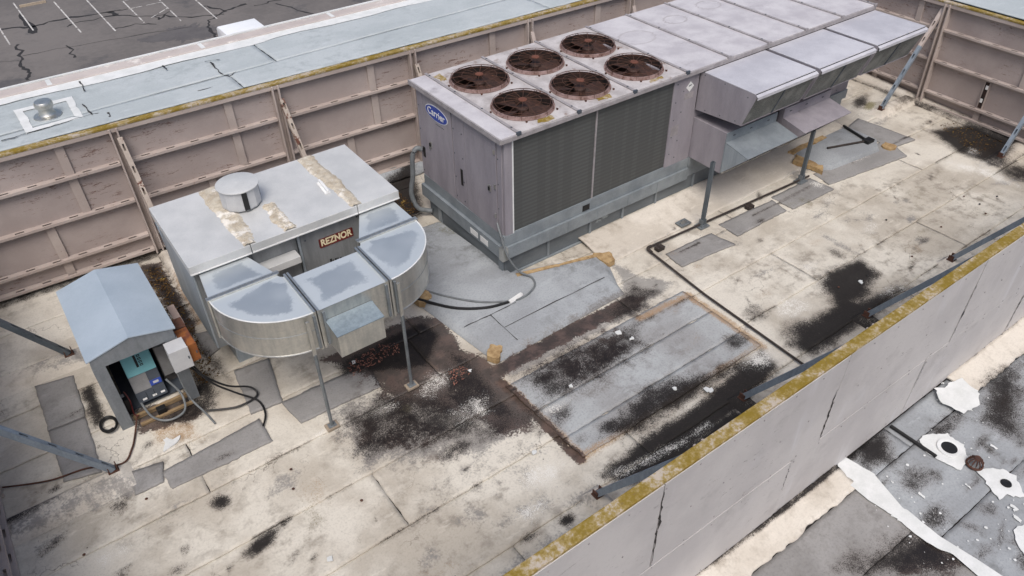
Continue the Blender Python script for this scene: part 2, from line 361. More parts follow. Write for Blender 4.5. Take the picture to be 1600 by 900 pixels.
def sheet(name, mat, c4, z=0., parent=None, res=.05, jit=.006, thick=.008, lift=None, dz=None, wob=.004):
    """membrane sheet over the quad c4 (x,y)*4; lift=(z at edge 0-1, z at edge 3-2); uneven edges, turned-down rim"""
    c = np.array(c4, float); lu = max(np.linalg.norm(c[1]-c[0]), np.linalg.norm(c[2]-c[3])); lv = max(np.linalg.norm(c[3]-c[0]), np.linalg.norm(c[2]-c[1]))
    nu, nv = max(2, int(lu/res)+1), max(2, int(lv/res)+1)
    u, v = np.meshgrid(np.linspace(0, 1, nu), np.linspace(0, 1, nv)); u = u.ravel(); v = v.ravel()
    P = ((1-u)*(1-v))[:, None]*c[0]+(u*(1-v))[:, None]*c[1]+(u*v)[:, None]*c[2]+((1-u)*v)[:, None]*c[3]
    ph = rng.uniform(0, 6, 6)
    wv = lambda t, k: np.sin(t*7+ph[k])*.5+np.sin(t*17+ph[k+1])*.3+np.sin(t*41+ph[k])*.2
    ctr = c.mean(0); ed = ((v == 0)+(v == 1)+(u == 0)+(u == 1)) > 0
    P[ed] += (rng.normal(0, jit*.4, (ed.sum(), 2))+np.stack([wv(P[ed][:, 1], 0), wv(P[ed][:, 0], 2)], 1)*jit)
    zz = np.full(len(u), float(z))
    if lift: zz += lift[0]*(1-v)+lift[1]*v
    zz += wob*(np.sin(P[:, 0]*2.1+ph[4])*np.sin(P[:, 1]*2.7+ph[5]))
    if dz is not None: zz += dz(P[:, 0], P[:, 1])
    idx = np.arange(nu*nv).reshape(nv, nu)
    F = np.stack([idx[:-1, :-1], idx[:-1, 1:], idx[1:, 1:], idx[1:, :-1]], -1).reshape(-1, 4)
    rim = np.concatenate([idx[0, :], idx[1:, -1], idx[-1, -2::-1], idx[-2:0:-1, 0]])
    nr = len(rim); lo = np.arange(nr)+nu*nv
    V = np.concatenate([np.column_stack([P, zz]), np.column_stack([P[rim], zz[rim]-thick])])
    S = np.stack([rim, lo, np.roll(lo, -1), np.roll(rim, -1)], -1)
    me = bpy.data.meshes.new(name); A = np.concatenate([F, S])
    me.vertices.add(len(V)); me.vertices.foreach_set('co', V.astype(np.float32).ravel())
    me.loops.add(A.size); me.loops.foreach_set('vertex_index', A.astype(np.int32).ravel())
    me.polygons.add(len(A)); me.polygons.foreach_set('loop_start', np.arange(0, A.size, 4, dtype=np.int32))
    me.update(calc_edges=True); me.validate(); me.materials.append(MT[mat]); me.polygons.foreach_set('use_smooth', [True]*len(F)+[False]*len(S))
    paint(me, V[:, 0], V[:, 1])
    o = bpy.data.objects.new(name, me); COL.objects.link(o)
    return adopt(o, parent)
def splat(name, mat, pts, z, parent, rough=.03, thick=.004, n=6):
    """thin poured patch with a ragged outline"""
    out = []
    P = [Vector((*p, 0)) for p in pts]
    for i in range(len(P)):
        a, b = P[i], P[(i+1) % len(P)]; k = max(2, int((b-a).length/.035))
        for j in range(k):
            q = a.lerp(b, j/k); out.append((q.x, q.y))
    n_o = len(out); sh = np.zeros((n_o, 2)); cen = np.mean(out, 0)
    for wl_, am in ((14, 1.6), (6, 1.), (2.5, .7), (1, .5)):
        kk = max(3, int(n_o/wl_)); r_ = rng.normal(0, rough*am, kk); ii = np.arange(n_o)/n_o*kk; f_ = ii-np.floor(ii); i0 = np.floor(ii).astype(int) % kk; f_ = f_*f_*(3-2*f_)
        val = r_[i0]*(1-f_)+r_[(i0+1) % kk]*f_
        d_ = np.array(out)-cen; d_ /= np.linalg.norm(d_, axis=1)[:, None]+1e-6; sh += d_*val[:, None]
    out = [(p[0]+s_[0], p[1]+s_[1]) for p, s_ in zip(out, sh)]
    c = np.mean(out, 0); m_ = MB(); N = len(out)
    m_.v = [(x, y, z) for x, y in out]+[(c[0], c[1], z+.001)]+[(x, y, z-thick) for x, y in out]
    m_.f = [(i, (i+1) % N, N) for i in range(N)]+[(i, N+1+i, N+1+(i+1) % N, (i+1) % N) for i in range(N)]; m_.mi = [0]*len(m_.f)
    return m_.build(name, mat, parent)
def to_mesh_text(body, size, shear=0, offset=0.):
    cu = bpy.data.curves.new('t', 'FONT'); cu.body = body; cu.size = size; cu.shear = shear; cu.align_x = 'CENTER'; cu.align_y = 'CENTER'; cu.offset = offset; cu.extrude = .002
    o = bpy.data.objects.new('t', cu); COL.objects.link(o); bpy.context.view_layer.update()
    me = bpy.data.meshes.new_from_object(o.evaluated_get(bpy.context.evaluated_depsgraph_get())); bpy.data.objects.remove(o); bpy.data.curves.remove(cu)
    return me
def lettering(name, body, size, mat, loc, ax, ay, parent, shear=0, offset=0., sx=1):
    me = to_mesh_text(body, size, shear, offset); ax, ay = Vector(ax), Vector(ay); n = ax.cross(ay)
    mm = Matrix((ax*sx, ay, n)).transposed().to_4x4(); me.transform(Matrix.Translation(loc) @ mm); me.materials.clear(); me.materials.append(MT[mat])
    o = bpy.data.objects.new(name, me); COL.objects.link(o); return adopt(o, parent)


# stains of the roof (metres on the roof)
poly(WET, [(2.20,7.45),(2.74,7.47),(3.67,7.49),(3.90,7.18),(3.77,6.09),(3.90,5.48),(3.33,5.51),(3.30,6.07),(3.00,5.75),(3.03,6.42),(2.64,6.57),(2.45,6.92)], .16, 1.)
poly(WET, [(2.37,6.77),(3.56,6.47),(3.84,5.39),(3.90,4.82),(3.41,4.81),(3.01,5.61),(2.55,6.08)], .2, .7)
poly(WET, [(1.82,6.37),(2.66,6.27),(3.08,5.43),(2.99,5.01),(2.31,5.34),(1.80,5.66)], .25, .5)
poly(BLK, [(2.25,7.27),(3.05,7.32),(3.68,7.34),(3.76,6.95),(3.26,6.47),(2.74,6.75),(2.29,6.97)], .1, .75)
poly(WET, [(3.77,5.72),(4.11,5.76),(6.37,5.71),(6.64,5.80),(6.31,5.99),(5.20,6.04),(3.90,5.98)], .1, .9)
poly(BLK, [(3.49,6.52),(3.67,5.94),(3.71,5.22),(3.59,5.18),(3.08,5.43),(3.12,5.93)], .12, .62)
poly(BLK, [(1.84,6.42),(2.61,6.52),(3.24,6.12),(3.45,5.41),(3.65,5.13),(3.17,4.99),(2.31,5.34),(1.80,5.66)], .3, .6)
poly(GRY, [(1.78,6.66),(2.83,6.57),(3.77,5.58),(3.90,4.82),(3.00,4.76),(1.71,5.49)], .3, .75)
blob(BLK, *[(2.12,5.77)][0], .5, .28, 0, .62)
blob(BLK, *[(2.82,5.13)][0], .35, .2, 0, .6)
blob(BLK, *[(3.43,5.10)][0], .45, .25, 0, .52)
blob(BLK, *[(3.84,4.99)][0], .4, .35, 0, .45)
blob(BLK, *[(4.06,4.33)][0], .2, .12, 0, .4)
blob(MOS, *[(2.64,6.04)][0], .18, .18, 0, .8)
blob(WHT, *[(3.17,6.17)][0], .5, .3, 20, .46)
blob(WHT, *[(3.33,5.51)][0], .6, .3, 0, .44)
blob(WHT, *[(2.43,6.18)][0], .3, .15, 0, .45)
blob(WHT, *[(3.43,4.21)][0], .5, .3, 0, .5)
blob(WHT, *[(3.00,3.89)][0], .4, .2, 0, .5)
poly(BLK, [(3.93,3.79),(4.64,3.90),(5.50,3.88),(7.06,4.08),(6.94,3.71),(5.94,3.55),(4.80,3.42),(4.14,3.47)], .13, 1.)
poly(BLK, [(5.06,3.46),(5.74,3.58),(6.13,3.41),(5.24,3.33),(4.70,3.33)], .08, 1.)
poly(WHT, [(3.96,3.82),(4.94,3.67),(5.61,3.67),(5.56,3.52),(4.90,3.52),(3.99,3.63)], .08, .5)
blob(WHT, *[(6.88,3.98)][0], .4, .3, 0, .55)
poly(BLK, [(9.13,4.63),(9.91,4.50),(9.75,4.06),(8.96,3.90),(9.74,3.78),(9.89,3.57),(8.30,3.55),(7.46,3.55),(7.39,3.91),(8.03,4.08),(8.55,4.04)], .15, .85)
blob(BLK, *[(9.07,4.19)][0], .45, .5, 0, .9)
blob(BLK, *[(7.81,3.92)][0], .45, .4, 0, .7)
blob(BLK, *[(7.56,4.61)][0], .3, .25, 0, .5)
blob(BLK, *[(9.70,4.81)][0], .16, .3, 0, .5)
blob(GRY, *[(9.96,4.94)][0], .2, .8, 0, .5)
blob(WHT, *[(8.11,4.37)][0], .5, .4, 0, .5)
blob(GRY, *[(11.08,4.19)][0], .35, .25, 0, .55)
blob(BLK, *[(11.13,4.16)][0], .25, .12, 0, .45)
blob(BLK, *[(9.80,3.36)][0], .25, .15, 0, .6)
blob(BLK, *[(0.30,6.06)][0], .14, .17, 40, .75)
blob(BLK, *[(0.48,5.30)][0], .3, .13, 15, .8)
blob(BLK, *[(0.81,5.40)][0], .12, .06, 15, .6)
blob(BLK, *[(-0.64,6.70)][0], .16, .2, 0, .5)
blob(BLK, *[(-1.17,7.36)][0], .12, .07, 0, .6)
poly(BLK, [(14.60,6.13),(15.40,5.86),(15.42,4.86),(14.27,4.62),(14.23,5.46)], .2, .95)
poly(OCH, [(14.80,5.65),(15.33,4.93),(14.45,4.84),(14.21,5.32)], .2, .9)
blob(BLK, *[(14.62,7.73)][0], .5, .2, 20, .7)
blob(MOS, *[(14.63,7.53)][0], .35, .2, 20, .8)
blob(BLK, *[(14.36,4.32)][0], .5, .4, 0, .7)
poly(WHT, [(13.64,5.75),(14.27,4.62),(14.02,4.04),(13.81,3.93),(13.54,4.94)], .2, .5)
poly(BLK, [(4.81,10.76),(5.70,11.05),(5.12,9.75),(3.98,9.02)], .15, 1.)
poly(OCH, [(4.81,10.76),(5.70,11.05),(5.12,9.75),(3.98,9.02)], .15, .6)
poly(WET, [(0.77,11.12),(1.08,10.99),(1.02,9.00),(0.87,8.79),(0.83,9.83)], .15, 1.)
poly(BLK, [(0.77,11.12),(1.08,10.99),(1.11,9.27),(0.88,9.11),(0.80,10.04)], .15, .75)
poly(OCH, [(1.08,10.99),(1.28,10.84),(1.19,9.21),(1.02,9.00)], .12, .8)
poly(BLK, [(0.78,8.54),(0.94,7.98),(0.78,7.41),(0.34,7.41),(-0.08,7.72),(-0.18,7.61),(0.29,7.77)], .12, .62)
poly(WET, [(-0.16,8.11),(0.56,7.84),(0.58,7.42),(-0.15,7.59)], .12, .9)
poly(BLK, [(-0.58,8.83),(-0.41,8.85),(-0.42,8.17),(-0.57,8.02)], .08, .85)
poly(OCH, [(-0.14,7.77),(0.49,7.63),(0.51,6.98),(-0.10,7.24)], .15, .6)
poly(BLK, [(0.95,9.05),(1.10,8.31),(1.03,7.77),(0.85,8.49)], .12, .6)
blob(OCH, *[(1.19,5.56)][0], .35, .5, 0, .42)
blob(MOS, *[(1.08,5.32)][0], .4, .6, 0, .35)
blob(MOS, *[(10.39,6.01)][0], .6, .4, 0, .35)
blob(MOS, *[(12.70,4.02)][0], .6, .3, 0, .4)
blob(MOS, *[(12.23,5.13)][0], .8, .4, 0, .35)
blob(MOS, *[(11.17,4.24)][0], .5, .2, 30, .4)
line(OCH, [(7.09,5.46),(7.09,4.10)], .04, .12, .75)
line(OCH, [(7.09,5.46),(6.15,5.49)], .03, .12, .7)
line(OCH, [(3.88,5.67),(3.92,4.13)], .04, .12, .75)
line(OCH, [(3.92,4.13),(5.53,4.13),(7.08,4.11)], .04, .1, .62)
line(WET, [(3.87,5.65),(3.90,4.14)], .04, .1, .7)
poly(WET, [(3.62,6.89),(3.97,6.16),(3.97,5.57),(3.90,4.82),(3.47,5.02),(3.26,5.55),(3.24,6.12)], .15, .85)
poly(BLK, [(3.62,6.73),(3.83,6.26),(3.77,5.44),(3.78,4.91),(3.40,5.19),(3.32,5.78)], .15, .62)
line(GRY, [(4.17,5.85),(6.44,5.80)], .12, .2, .7)
poly(GRY, [(6.73,7.05),(6.86,6.24),(7.21,5.78),(6.54,5.63),(6.15,6.02),(6.52,6.30)], .12, .8)
poly(BLK, [(6.64,6.21),(6.90,5.73),(6.32,5.53),(5.77,5.61),(5.81,5.92)], .15, .55)
# on the grey repair panel
poly(BLK, [(4.04,5.67),(4.95,5.73),(6.15,5.49),(5.88,4.96),(5.11,4.87),(4.10,4.93)], .25, .6)
poly(WET, [(3.97,5.72),(5.86,5.71),(6.00,4.95),(4.49,4.91)], .3, .55)
poly(BLK, [(3.97,5.03),(4.49,4.91),(4.28,4.66),(3.84,4.49)], .15, .5)
blob(BLK, *[(6.88,4.37)][0], .3, .2, 0, .6)
blob(BLK, *[(4.99,4.27)][0], .5, .25, 0, .62)
blob(BLK, *[(4.50,4.25)][0], .3, .2, 0, .62)
poly(BLK, [(5.36,4.53),(6.19,4.20),(6.99,4.13),(6.91,3.96),(4.71,3.97),(4.21,4.22)], .15, .7)
# mossy foot of the unit curb, back gutter
blob(MOS, *[(5.03,8.99)][0], .25, .5, 0, .7)
# lower roof beyond the screen
poly(BLK, [(8.94,2.00),(9.69,1.88),(8.19,1.13),(8.15,1.65)], .25, .75)
poly(OCH, [(8.83,1.94),(9.22,1.65),(8.28,1.18),(8.31,1.66)], .2, .55)
poly(BLK, [(6.59,2.44),(7.16,2.26),(6.82,1.92),(6.37,2.03)], .15, .75)
blob(BLK, *[(6.75,1.64)][0], .35, .25, 0, .55)
blob(BLK, *[(6.46,1.23)][0], .4, .2, 0, .5)
poly(BLK, [(5.28,1.44),(6.27,1.27),(6.22,0.74),(5.93,0.78),(5.21,1.32)], .2, .75)
poly(WET, [(5.78,1.25),(6.26,1.18),(6.22,0.74),(5.93,0.78),(5.52,1.09)], .15, .7)
poly(BLK, [(5.35,1.57),(5.77,1.40),(5.31,1.24),(4.95,1.51)], .2, .6)
blob(BLK, *[(7.79,1.86)][0], .6, .2, 0, .5)
line(BLK, [(3.83,2.30),(4.99,2.27),(6.97,2.25)], .02, .05, .7)
# white line along the foot of the front screen
blob(BLK, *[(3.53,3.92)][0], .12, .1, 0, .0)
blob(BLK, *[(2.80,3.65)][0], .14, .08, 0, .6)
blob(BLK, *[(3.26,3.58)][0], .14, .1, 0, .75)
blob(GRY, *[(2.10,4.98)][0], .8, .5, 0, .3)


for _p in ([(-1.39,9.58),(-0.39,9.48)], [(-1.77,7.06),(-0.40,6.93)]): line(GRY, _p, .12, .2, .6)
line(BLK, [(-1.77,7.11),(-1.13,7.07)], .05, .12, .6)
line(BLK, [(-0.93,7.07),(-0.61,7.11)], .03, .06, .8)
for _a, _b in (([(4.08,3.30),(6.20,3.36)], .45), ([(2.63,3.40),(3.76,3.38)], .3)): line(GRY, _a, .1, .2, _b)
line(BLK, [(-1.6, 11.36), (4.2, 11.1)], .05, .12, .55); line(BLK, [(15.5, 9.5), (15.35, 4.0)], .03, .08, .5)
line(BLK, [(4.0, 2.47), (12, 2.47)], .03, .12, .5)
for _x in range(14): blob(GRY, rng.uniform(-1.5, 15), rng.uniform(2.6, 6.6), rng.uniform(.3, .8), rng.uniform(.1, .35), rng.uniform(-20, 20), .5)
for _x in range(16): blob(WHT, rng.uniform(-1.5, 15), rng.uniform(2.5, 6.6), rng.uniform(.2, .6), rng.uniform(.1, .3), rng.uniform(-20, 20), .45)
for _x in range(30): blob(BLK, rng.uniform(-1.5, 15), rng.uniform(2.5, 6.6), rng.uniform(.03, .1), rng.uniform(.02, .06), rng.uniform(0, 90), .65)
for _y in (3.68, 4.54, 5.40, 6.26):
    for _k in range(9):
        _x = rng.uniform(-1.5, 14); line(BLK, [(_x, _y), (_x+rng.uniform(.2, .9), _y)], .008, .05, rng.uniform(.4, .6))

poly(GRY, [(1.95,5.31),(3.97,5.03),(4.02,4.00),(2.83,4.02),(1.73,4.35)], .4, .4)
for _k in range(26): blob(OCH, rng.uniform(-1.5, 15), rng.uniform(2.6, 6.6), rng.uniform(.2, .7), rng.uniform(.1, .3), rng.uniform(-25, 25), .38)
for _k in range(12): blob(MOS, rng.uniform(7.5, 15), rng.uniform(2.6, 6.0), rng.uniform(.2, .7), rng.uniform(.1, .3), rng.uniform(-25, 25), .36)
for _k in range(40): blob(BLK, rng.uniform(6.3, 12), rng.uniform(.1, 1.9), rng.uniform(.05, .4), rng.uniform(.04, .2), rng.uniform(-25, 25), .45)

for _k in range(34): blob(GRY, rng.uniform(-1.6, 15), rng.uniform(2.5, 7.2), rng.uniform(.3, 1.1), rng.uniform(.12, .45), rng.uniform(-25, 25), rng.uniform(.4, .58))
for _k in range(60): blob(BLK, rng.uniform(-1.6, 15), rng.uniform(2.5, 7.0), rng.uniform(.04, .22), rng.uniform(.02, .09), rng.uniform(-30, 60), rng.uniform(.35, .55))
for _k in range(14): blob(BLK, rng.uniform(-1.7, 1.0), rng.uniform(5, 10.5), rng.uniform(.05, .3), rng.uniform(.03, .12), rng.uniform(-30, 60), .45)
# ------------------------------------------------------------------ the setting: car park, building, roofs
lot = tag(MB().box(-150, 220, 13.6, 330, -10.4, -10).build('parking_lot', 'asphalt'), kind='structure')
def ribbon(name, mat, pts, wd, z, parent, jit=.0):
    m_ = MB(); P = [Vector((x, y, z)) for x, y in pts]; L, Rr = [], []
    for i, p in enumerate(P):
        d = (P[min(i+1, len(P)-1)]-P[max(i-1, 0)]).normalized(); n = Vector((-d.y, d.x, 0)); k = wd/2*(1+random.uniform(-jit, jit))
        L.append(p+n*k); Rr.append(p-n*k)
    N = len(P); m_.add(L+Rr, [(i, i+N, i+N+1, i+1) for i in range(N-1)]); return m_.build(name, mat, parent)
for a, b in (((1.74, 58.7), (1.83, 53.36)), ((3.3, 61.7), (3.4, 55.3)), ((5.54, 60.2), (5.7, 53.06)), ((7.39, 59.2), (7.46, 52.0)), ((9.29, 57.6), (9.3, 52.4)), ((11.33, 56.2), (11.25, 51.2)), ((9.2, 57.45), (11.4, 57.45)), ((9.2, 55.6), (11.4, 55.6)), ((9.9, 53), (11.3, 54.2)), ((13.3, 55.5), (13.2, 50.2)), ((-.4, 59), (-.3, 53.3))):
    ribbon('stall_stripe', 'stripe', [a, b], .085, -9.992, lot)
def wander(pts, n=5, amp=.1):
    out = []; amp0 = amp
    for a, b in zip(pts[:-1], pts[1:]):
        amp = min(amp0, .05*math.hypot(b[0]-a[0], b[1]-a[1]))
        for k in range(n): t = k/n; out.append((a[0]+(b[0]-a[0])*t+random.gauss(0, amp), a[1]+(b[1]-a[1])*t+random.gauss(0, amp)))
    return out+[pts[-1]]
for pts, wd in (([(1.76,56.80),(3.45,56.03),(5.20,56.36),(8.19,55.79),(9.16,55.64)], .2), ([(5.22,54.65),(5.70,55.12),(8.17,54.92),(10.15,53.37),(12.02,51.48),(13.86,50.77)], .14), ([(3.20,59.39),(3.33,56.40),(3.40,54.72)], .35),
                ([(7.55,52.43),(8.72,52.49),(9.84,51.61)], .1), ([(2.11,53.64),(1.97,51.08),(1.76,49.65),(2.00,48.58),(1.73,47.40)], .16), ([(4.72,51.37),(4.49,49.13)], .16), ([(13.23,53.23),(14.13,51.30),(15.72,51.74)], .2),
                ([(14.13,51.30),(12.64,50.27),(12.15,48.85),(12.08,46.92)], .2), ([(2.03,51.27),(4.30,51.07),(8.20,50.58),(11.47,49.79)], .05), ([(0.90,51.10),(1.82,50.62)], .06), ([(16.14,51.11),(17.88,51.00)], .1), ([(8.12,55.85),(8.20,54.89)], .5), ([(10.15,53.37),(10.27,52.40),(11.20,53.44)], .12), ([(17.29,50.67),(18.45,47.19)], .12)):
    tag(ribbon('crack_seal', 'crack', wander(pts), wd, -9.994, lot, .6), kind='stuff')
splat('asphalt_patch', 'asphalt_dark', [(8.37,49.80),(11.61,50.23),(12.82,48.46),(12.41,47.31),(9.05,48.26)], -9.996, lot, .15)
ws = thing('wheel_stop', 'tan concrete wheel stop at the head of a parking stall', 'wheel stop', (4.3, 60.45, -10))
MB().prism([(3.5, 60.35, -10), (3.5, 60.55, -10), (3.5, 60.52, -9.86), (3.5, 60.38, -9.86)], (1.6, 0, 0)).build('stop_block', 'concrete', ws)
# white van, parked below
van = thing('parked_van', 'white van parked beside the building below the coping', 'van', (12, 39.8, -10))
MB().prism([(10.95, 42.4, -9.6), (10.95, 42.4, -8.5), (10.95, 42.3, -7.75), (10.95, 42.1, -7.62), (10.95, 38.6, -7.62), (10.95, 37.9, -8.7), (10.95, 37.1, -8.95), (10.95, 37.0, -9.6)], (2.1, 0, 0)).build('body', 'van', van, .06, True)
MB().box(10.93, 10.945, 38.7, 42.0, -8.75, -8.15).build('side_window', 'glass', van)
MB().box(13.055, 13.07, 38.7, 42.0, -8.75, -8.15).build('side_window', 'glass', van)
MB().box(11.15, 12.85, 42.405, 42.42, -8.75, -8.2).build('rear_window', 'glass', van)
for x in (10.95, 12.85):
    for y in (38.0, 41.4):
        t_ = MB(); t_.tube([(x, y, -9.66), (x+.2, y, -9.66)], .33, 20); wv_ = t_.build('wheel', 'tyre', van)
        r_ = MB(); r_.tube([(x-.01, y, -9.66), (x+.21, y, -9.66)], .19, 16); r_.build('rim', 'galv', wv_)
# building shell and upper roof
fac = tag(MB().box(-30, 40, 13.5, 13.7, -10, 2.1).build('facade_wall', 'facade'), kind='structure')
up = tag(MB().box(-30, 40, 11.52, 13.45, 1.2, 2.16).build('upper_roof', 'bitumen'), kind='structure')
for x0, x1 in ((-6, -1.4), (-1.4, 3.9), (3.9, 9.6), (9.6, 16)):
    wl = lambda x: 11.49-.0559*(x+1.74)+.06
    rise = lambda X, Y: .0131*(X+1.74)*np.clip((13.1-Y)/1.7, 0, 1)
    sheet('roof_sheet', 'blue_roof', [(x0+.01, 11.95), (x1-.008, 11.95), (x1-.008, 13.2), (x0+.01, 13.2)], 2.198, up, .08, .006, .008, None, rise)
    sheet('roof_sheet', 'blue_roof', [(x0-.8, wl(x0-.8)), (x1-.81, wl(x1-.81)), (x1-.81, 11.96), (x0-.8, 11.96)], 2.191, up, .08, .008, .008, None, rise)
wc = MB(); n_ = 160; xs = np.linspace(-6, 16, n_)
yy = 13.04+.03*np.sin(xs*3)+np.cumsum(rng.normal(0, .012, n_))*.6
wc.add([(x, y, 2.213) for x, y in zip(xs, yy)]+[(x, 13.22, 2.23) for x in xs], [(i, i+1, i+1+n_, i+n_) for i in range(n_-1)]); wc.build('white_coating_band', 'white_coat', up)
cop = tag(MB().box(-30, 40, 13.215, 13.475, 2.0, 2.25).build('parapet_coping', 'coping', None, .015), kind='structure')
MB().box(-30, 40, 13.477, 13.53, 2.1, 2.265).build('coping_edge', 'white_coat', cop)
for x in (.7, 3.1, 5.5, 7.9): MB().box(x, x+.07, 13.22, 13.47, 2.2505, 2.2535).build('coping_joint', 'white_coat', cop)
# torn laps on the upper roof
for pts, wd in (([(-0.20,11.75),(0.29,11.77),(1.03,11.84),(1.39,11.69)], .02), ([(2.50,11.63),(2.91,11.66)], .025), ([(0.99,12.27),(1.02,11.80)], .02), ([(2.96,12.67),(3.20,12.61)], .02), ([(3.04,12.61),(3.00,12.04),(3.08,11.85),(3.24,11.98)], .03), ([(5.78,11.77),(6.34,11.63)], .012), ([(5.82,11.66),(5.85,11.39)], .025), ([(1.22,11.74),(1.22,11.50)], .025), ([(2.37,12.96),(2.37,12.74)], .03), ([(4.58,11.89),(4.58,11.65)], .03), ([(1.14,13.14),(1.12,12.72)], .02)):
    tag(ribbon('torn_lap', 'crack', wander(pts, 6, .008), wd*.8, 2.2225+.006*max(0,pts[0][0]), up, .7), kind='stuff')
fl_ = [(.12, 12.68), (.92, 12.66), (.9, 11.82), (.14, 11.78)]
for i in range(4):
    a, b = Vector(fl_[i]), Vector(fl_[(i+1) % 4]); c_ = Vector((.52, 12.23)); ia, ib = a.lerp(c_, .26), b.lerp(c_, .26)
    splat('flashing_sealant', 'white_coat', [tuple(a), tuple(b), tuple(ib), tuple(ia)], 2.222, up, .008)
vt = thing('roof_vent', 'small grey vent cap inside a white sealant square on the upper roof', 'roof vent', (.5, 12.2, 2.2))
MB().lathe([(.2, .0), (.19, .025), (.12, .04), (.1, .07), (.095, .17)], (.5, 12.2, 2.204), 24).build('collar', 'galv', vt, 0, True)
MB().lathe([(.1, .15), (.125, .15), (.125, .21), (.11, .235), (.001, .24)], (.5, 12.2, 2.204), 24).build('cap', 'galv', vt, 0, True)
# beyond the right screen
up2 = tag(MB().box(16.15, 45, -20, 11.3, 1.0, 1.85).build('upper_roof', 'bitumen'), kind='structure')
xw = lambda y: 15.45+(y-4.75)*.0914+.04
for y0, y1 in ((-1, 3), (3, 7.5), (7.5, 11.2)): sheet('roof_sheet', 'blue_roof', [(xw(y0), y0), (24, y0), (24, y1-.01), (xw(y1), y1-.01)], 2.075, up2, .15, .006, .01, None, lambda X, Y: .035*(7.08-Y))

# main roof: bitumen deck with lapped sheets
roof = tag(MB().box(-6, 16.2, -8, 11.6, -.35, -.014).build('roof', 'bitumen'), kind='structure')
rows = [2.36, 2.82, 3.68, 4.54, 5.40, 6.26, 7.12, 7.98, 8.84, 9.70, 10.56, 11.52]
laps = {2: [-1.9, 4.6, 11.5, 15.9], 3: [-1.9, 1.84, 8.9, 15.9], 4: [-1.9, 6.2, 13.1, 15.9], 5: [-1.9, .25, 3.3, 9.15, 15.9], 1: [-1.9, 2.6, 9.7, 15.9], 6: [-1.9, 3.5, 10.4, 15.9]}
for i in range(len(rows)-1):
    xs_ = laps.get(i, [-1.9, 2+1.7*(i % 3), 9+1.3*(i % 4), 15.9])
    for a, b in zip(xs_[:-1], xs_[1:]):
        sheet('roof_sheet', 'roof', [(a+.004, rows[i]), (b-.004, rows[i]), (b-.004, rows[i+1]+.03), (a+.004, rows[i+1]+.03)], 0, roof, .05, .006, .014, (.009, -.004))
# lower right: grey sheets beyond the front screen
for x0, x1, y0, y1 in ((6.21, 7.13, 1.94, 2.28), (7.14, 15.9, 1.94, 2.28), (6.21, 11, 1.06, 1.93), (11.01, 15.9, 1.06, 1.93), (6.21, 8.0, .18, 1.05), (8.01, 15.9, .18, 1.05), (6.21, 15.9, -.7, .17)):
    sheet('roof_sheet', 'grey_roof', [(x0, y0), (x1, y0), (x1, y1), (x0, y1)], .002, roof, .05, .006, .012)
for x0, x1, y0, y1 in ((-1, 6.2, 1.29, 1.96), (-1, 6.2, .42, 1.28), (2, 6.2, -.5, .41)): sheet('roof_sheet', 'pad', [(x0, y0), (x1, y0), (x1, y1), (x0, y1)], .002, roof, .05, .006, .012)
sheet('cant_strip', 'cream', [(1, 1.93), (6.15, 1.97), (6.15, 2.29), (1, 2.29)], .016, roof, .05, .02, .02, (0, .05))
sheet('cant_strip', 'cream', [(8.5, 1.93), (15.9, 1.95), (15.9, 2.29), (8.5, 2.29)], .016, roof, .05, .02, .02, (0, .05))
# white coating poured over seams and drains
splat('white_coating', 'white_coat', [(6.26,2.31),(6.36,2.28),(6.44,1.98),(6.30,1.84),(6.27,1.42),(6.27,1.12),(6.33,0.73),(6.36,0.42),(6.16,0.57),(6.20,0.87),(6.10,1.16),(6.09,1.45),(6.06,1.83),(6.09,2.07)], .024, roof, .014)
splat('white_coating', 'white_coat', [(8.15,2.28),(8.59,2.15),(8.56,1.92),(8.11,1.87),(8.07,2.10)], .07, roof, .02)
splat('white_coating', 'white_coat', [(7.42,1.25),(7.68,1.13),(7.74,0.98),(7.50,0.76),(7.23,0.93),(7.26,1.04)], .02, roof, .016)
splat('white_coating', 'white_coat', [(7.32,1.90),(7.52,1.90),(7.69,1.80),(7.69,1.56),(7.53,1.41),(7.28,1.41),(7.22,1.60),(7.21,1.77)], .02, roof, .012)
splat('white_coating', 'white_coat', [(6.90,0.61),(7.06,0.64),(7.20,0.58),(6.98,0.37),(6.78,0.43)], .02, roof, .014)
for p in [(7.26,0.79),(7.15,0.70),(6.61,1.47),(7.90,1.35),(7.14,1.24)]: splat('white_coating', 'white_coat', [(p[0]-.02, p[1]-.05), (p[0]+.015, p[1]-.04), (p[0]+.02, p[1]+.05), (p[0]-.015, p[1]+.04)], .018, roof, .006)
_dots = MB()
for cx_, cy_ in [(7.42,1.64),(7.44,1.01),(6.27,1.57),(6.22,1.02),(6.90,0.56),(8.30,2.06)]:
    for k in range(26):
        a, r0 = rng.uniform(0, 6.28), abs(rng.normal(.3, .12)); x, y, s_ = cx_+r0*math.cos(a), cy_+r0*math.sin(a), abs(rng.normal(.006, .006))+.002
        _dots.add([(x+s_*math.cos(q)*rng.uniform(.6, 1.6), y+s_*math.sin(q), .019) for q in (0, 1.2, 2.4, 3.7, 5)], [(0, 1, 2, 3, 4)])
tag(_dots.build('coating_spatter', 'white_coat', roof), kind='stuff')
dx, dy = [(7.46,1.65)][0]
dr = thing('roof_drain', 'open roof drain with black disc for its dark hole in a ring of white coating', 'roof drain', (dx, dy, .02))
MB().lathe([(.14, .0), (.135, .014), (.1, .016), (.085, .006), (.08, .004)], (dx, dy, .024), 28).build('drain_ring', 'white_coat', dr, 0, True)
MB().lathe([(.09, .006), (.001, .004)], (dx, dy, .028), 24).build('drain_hole_disc', 'black', dr)  # black disc on the coating, standing in for the dark inside the hole
dx, dy = [(7.47,1.35)][0]
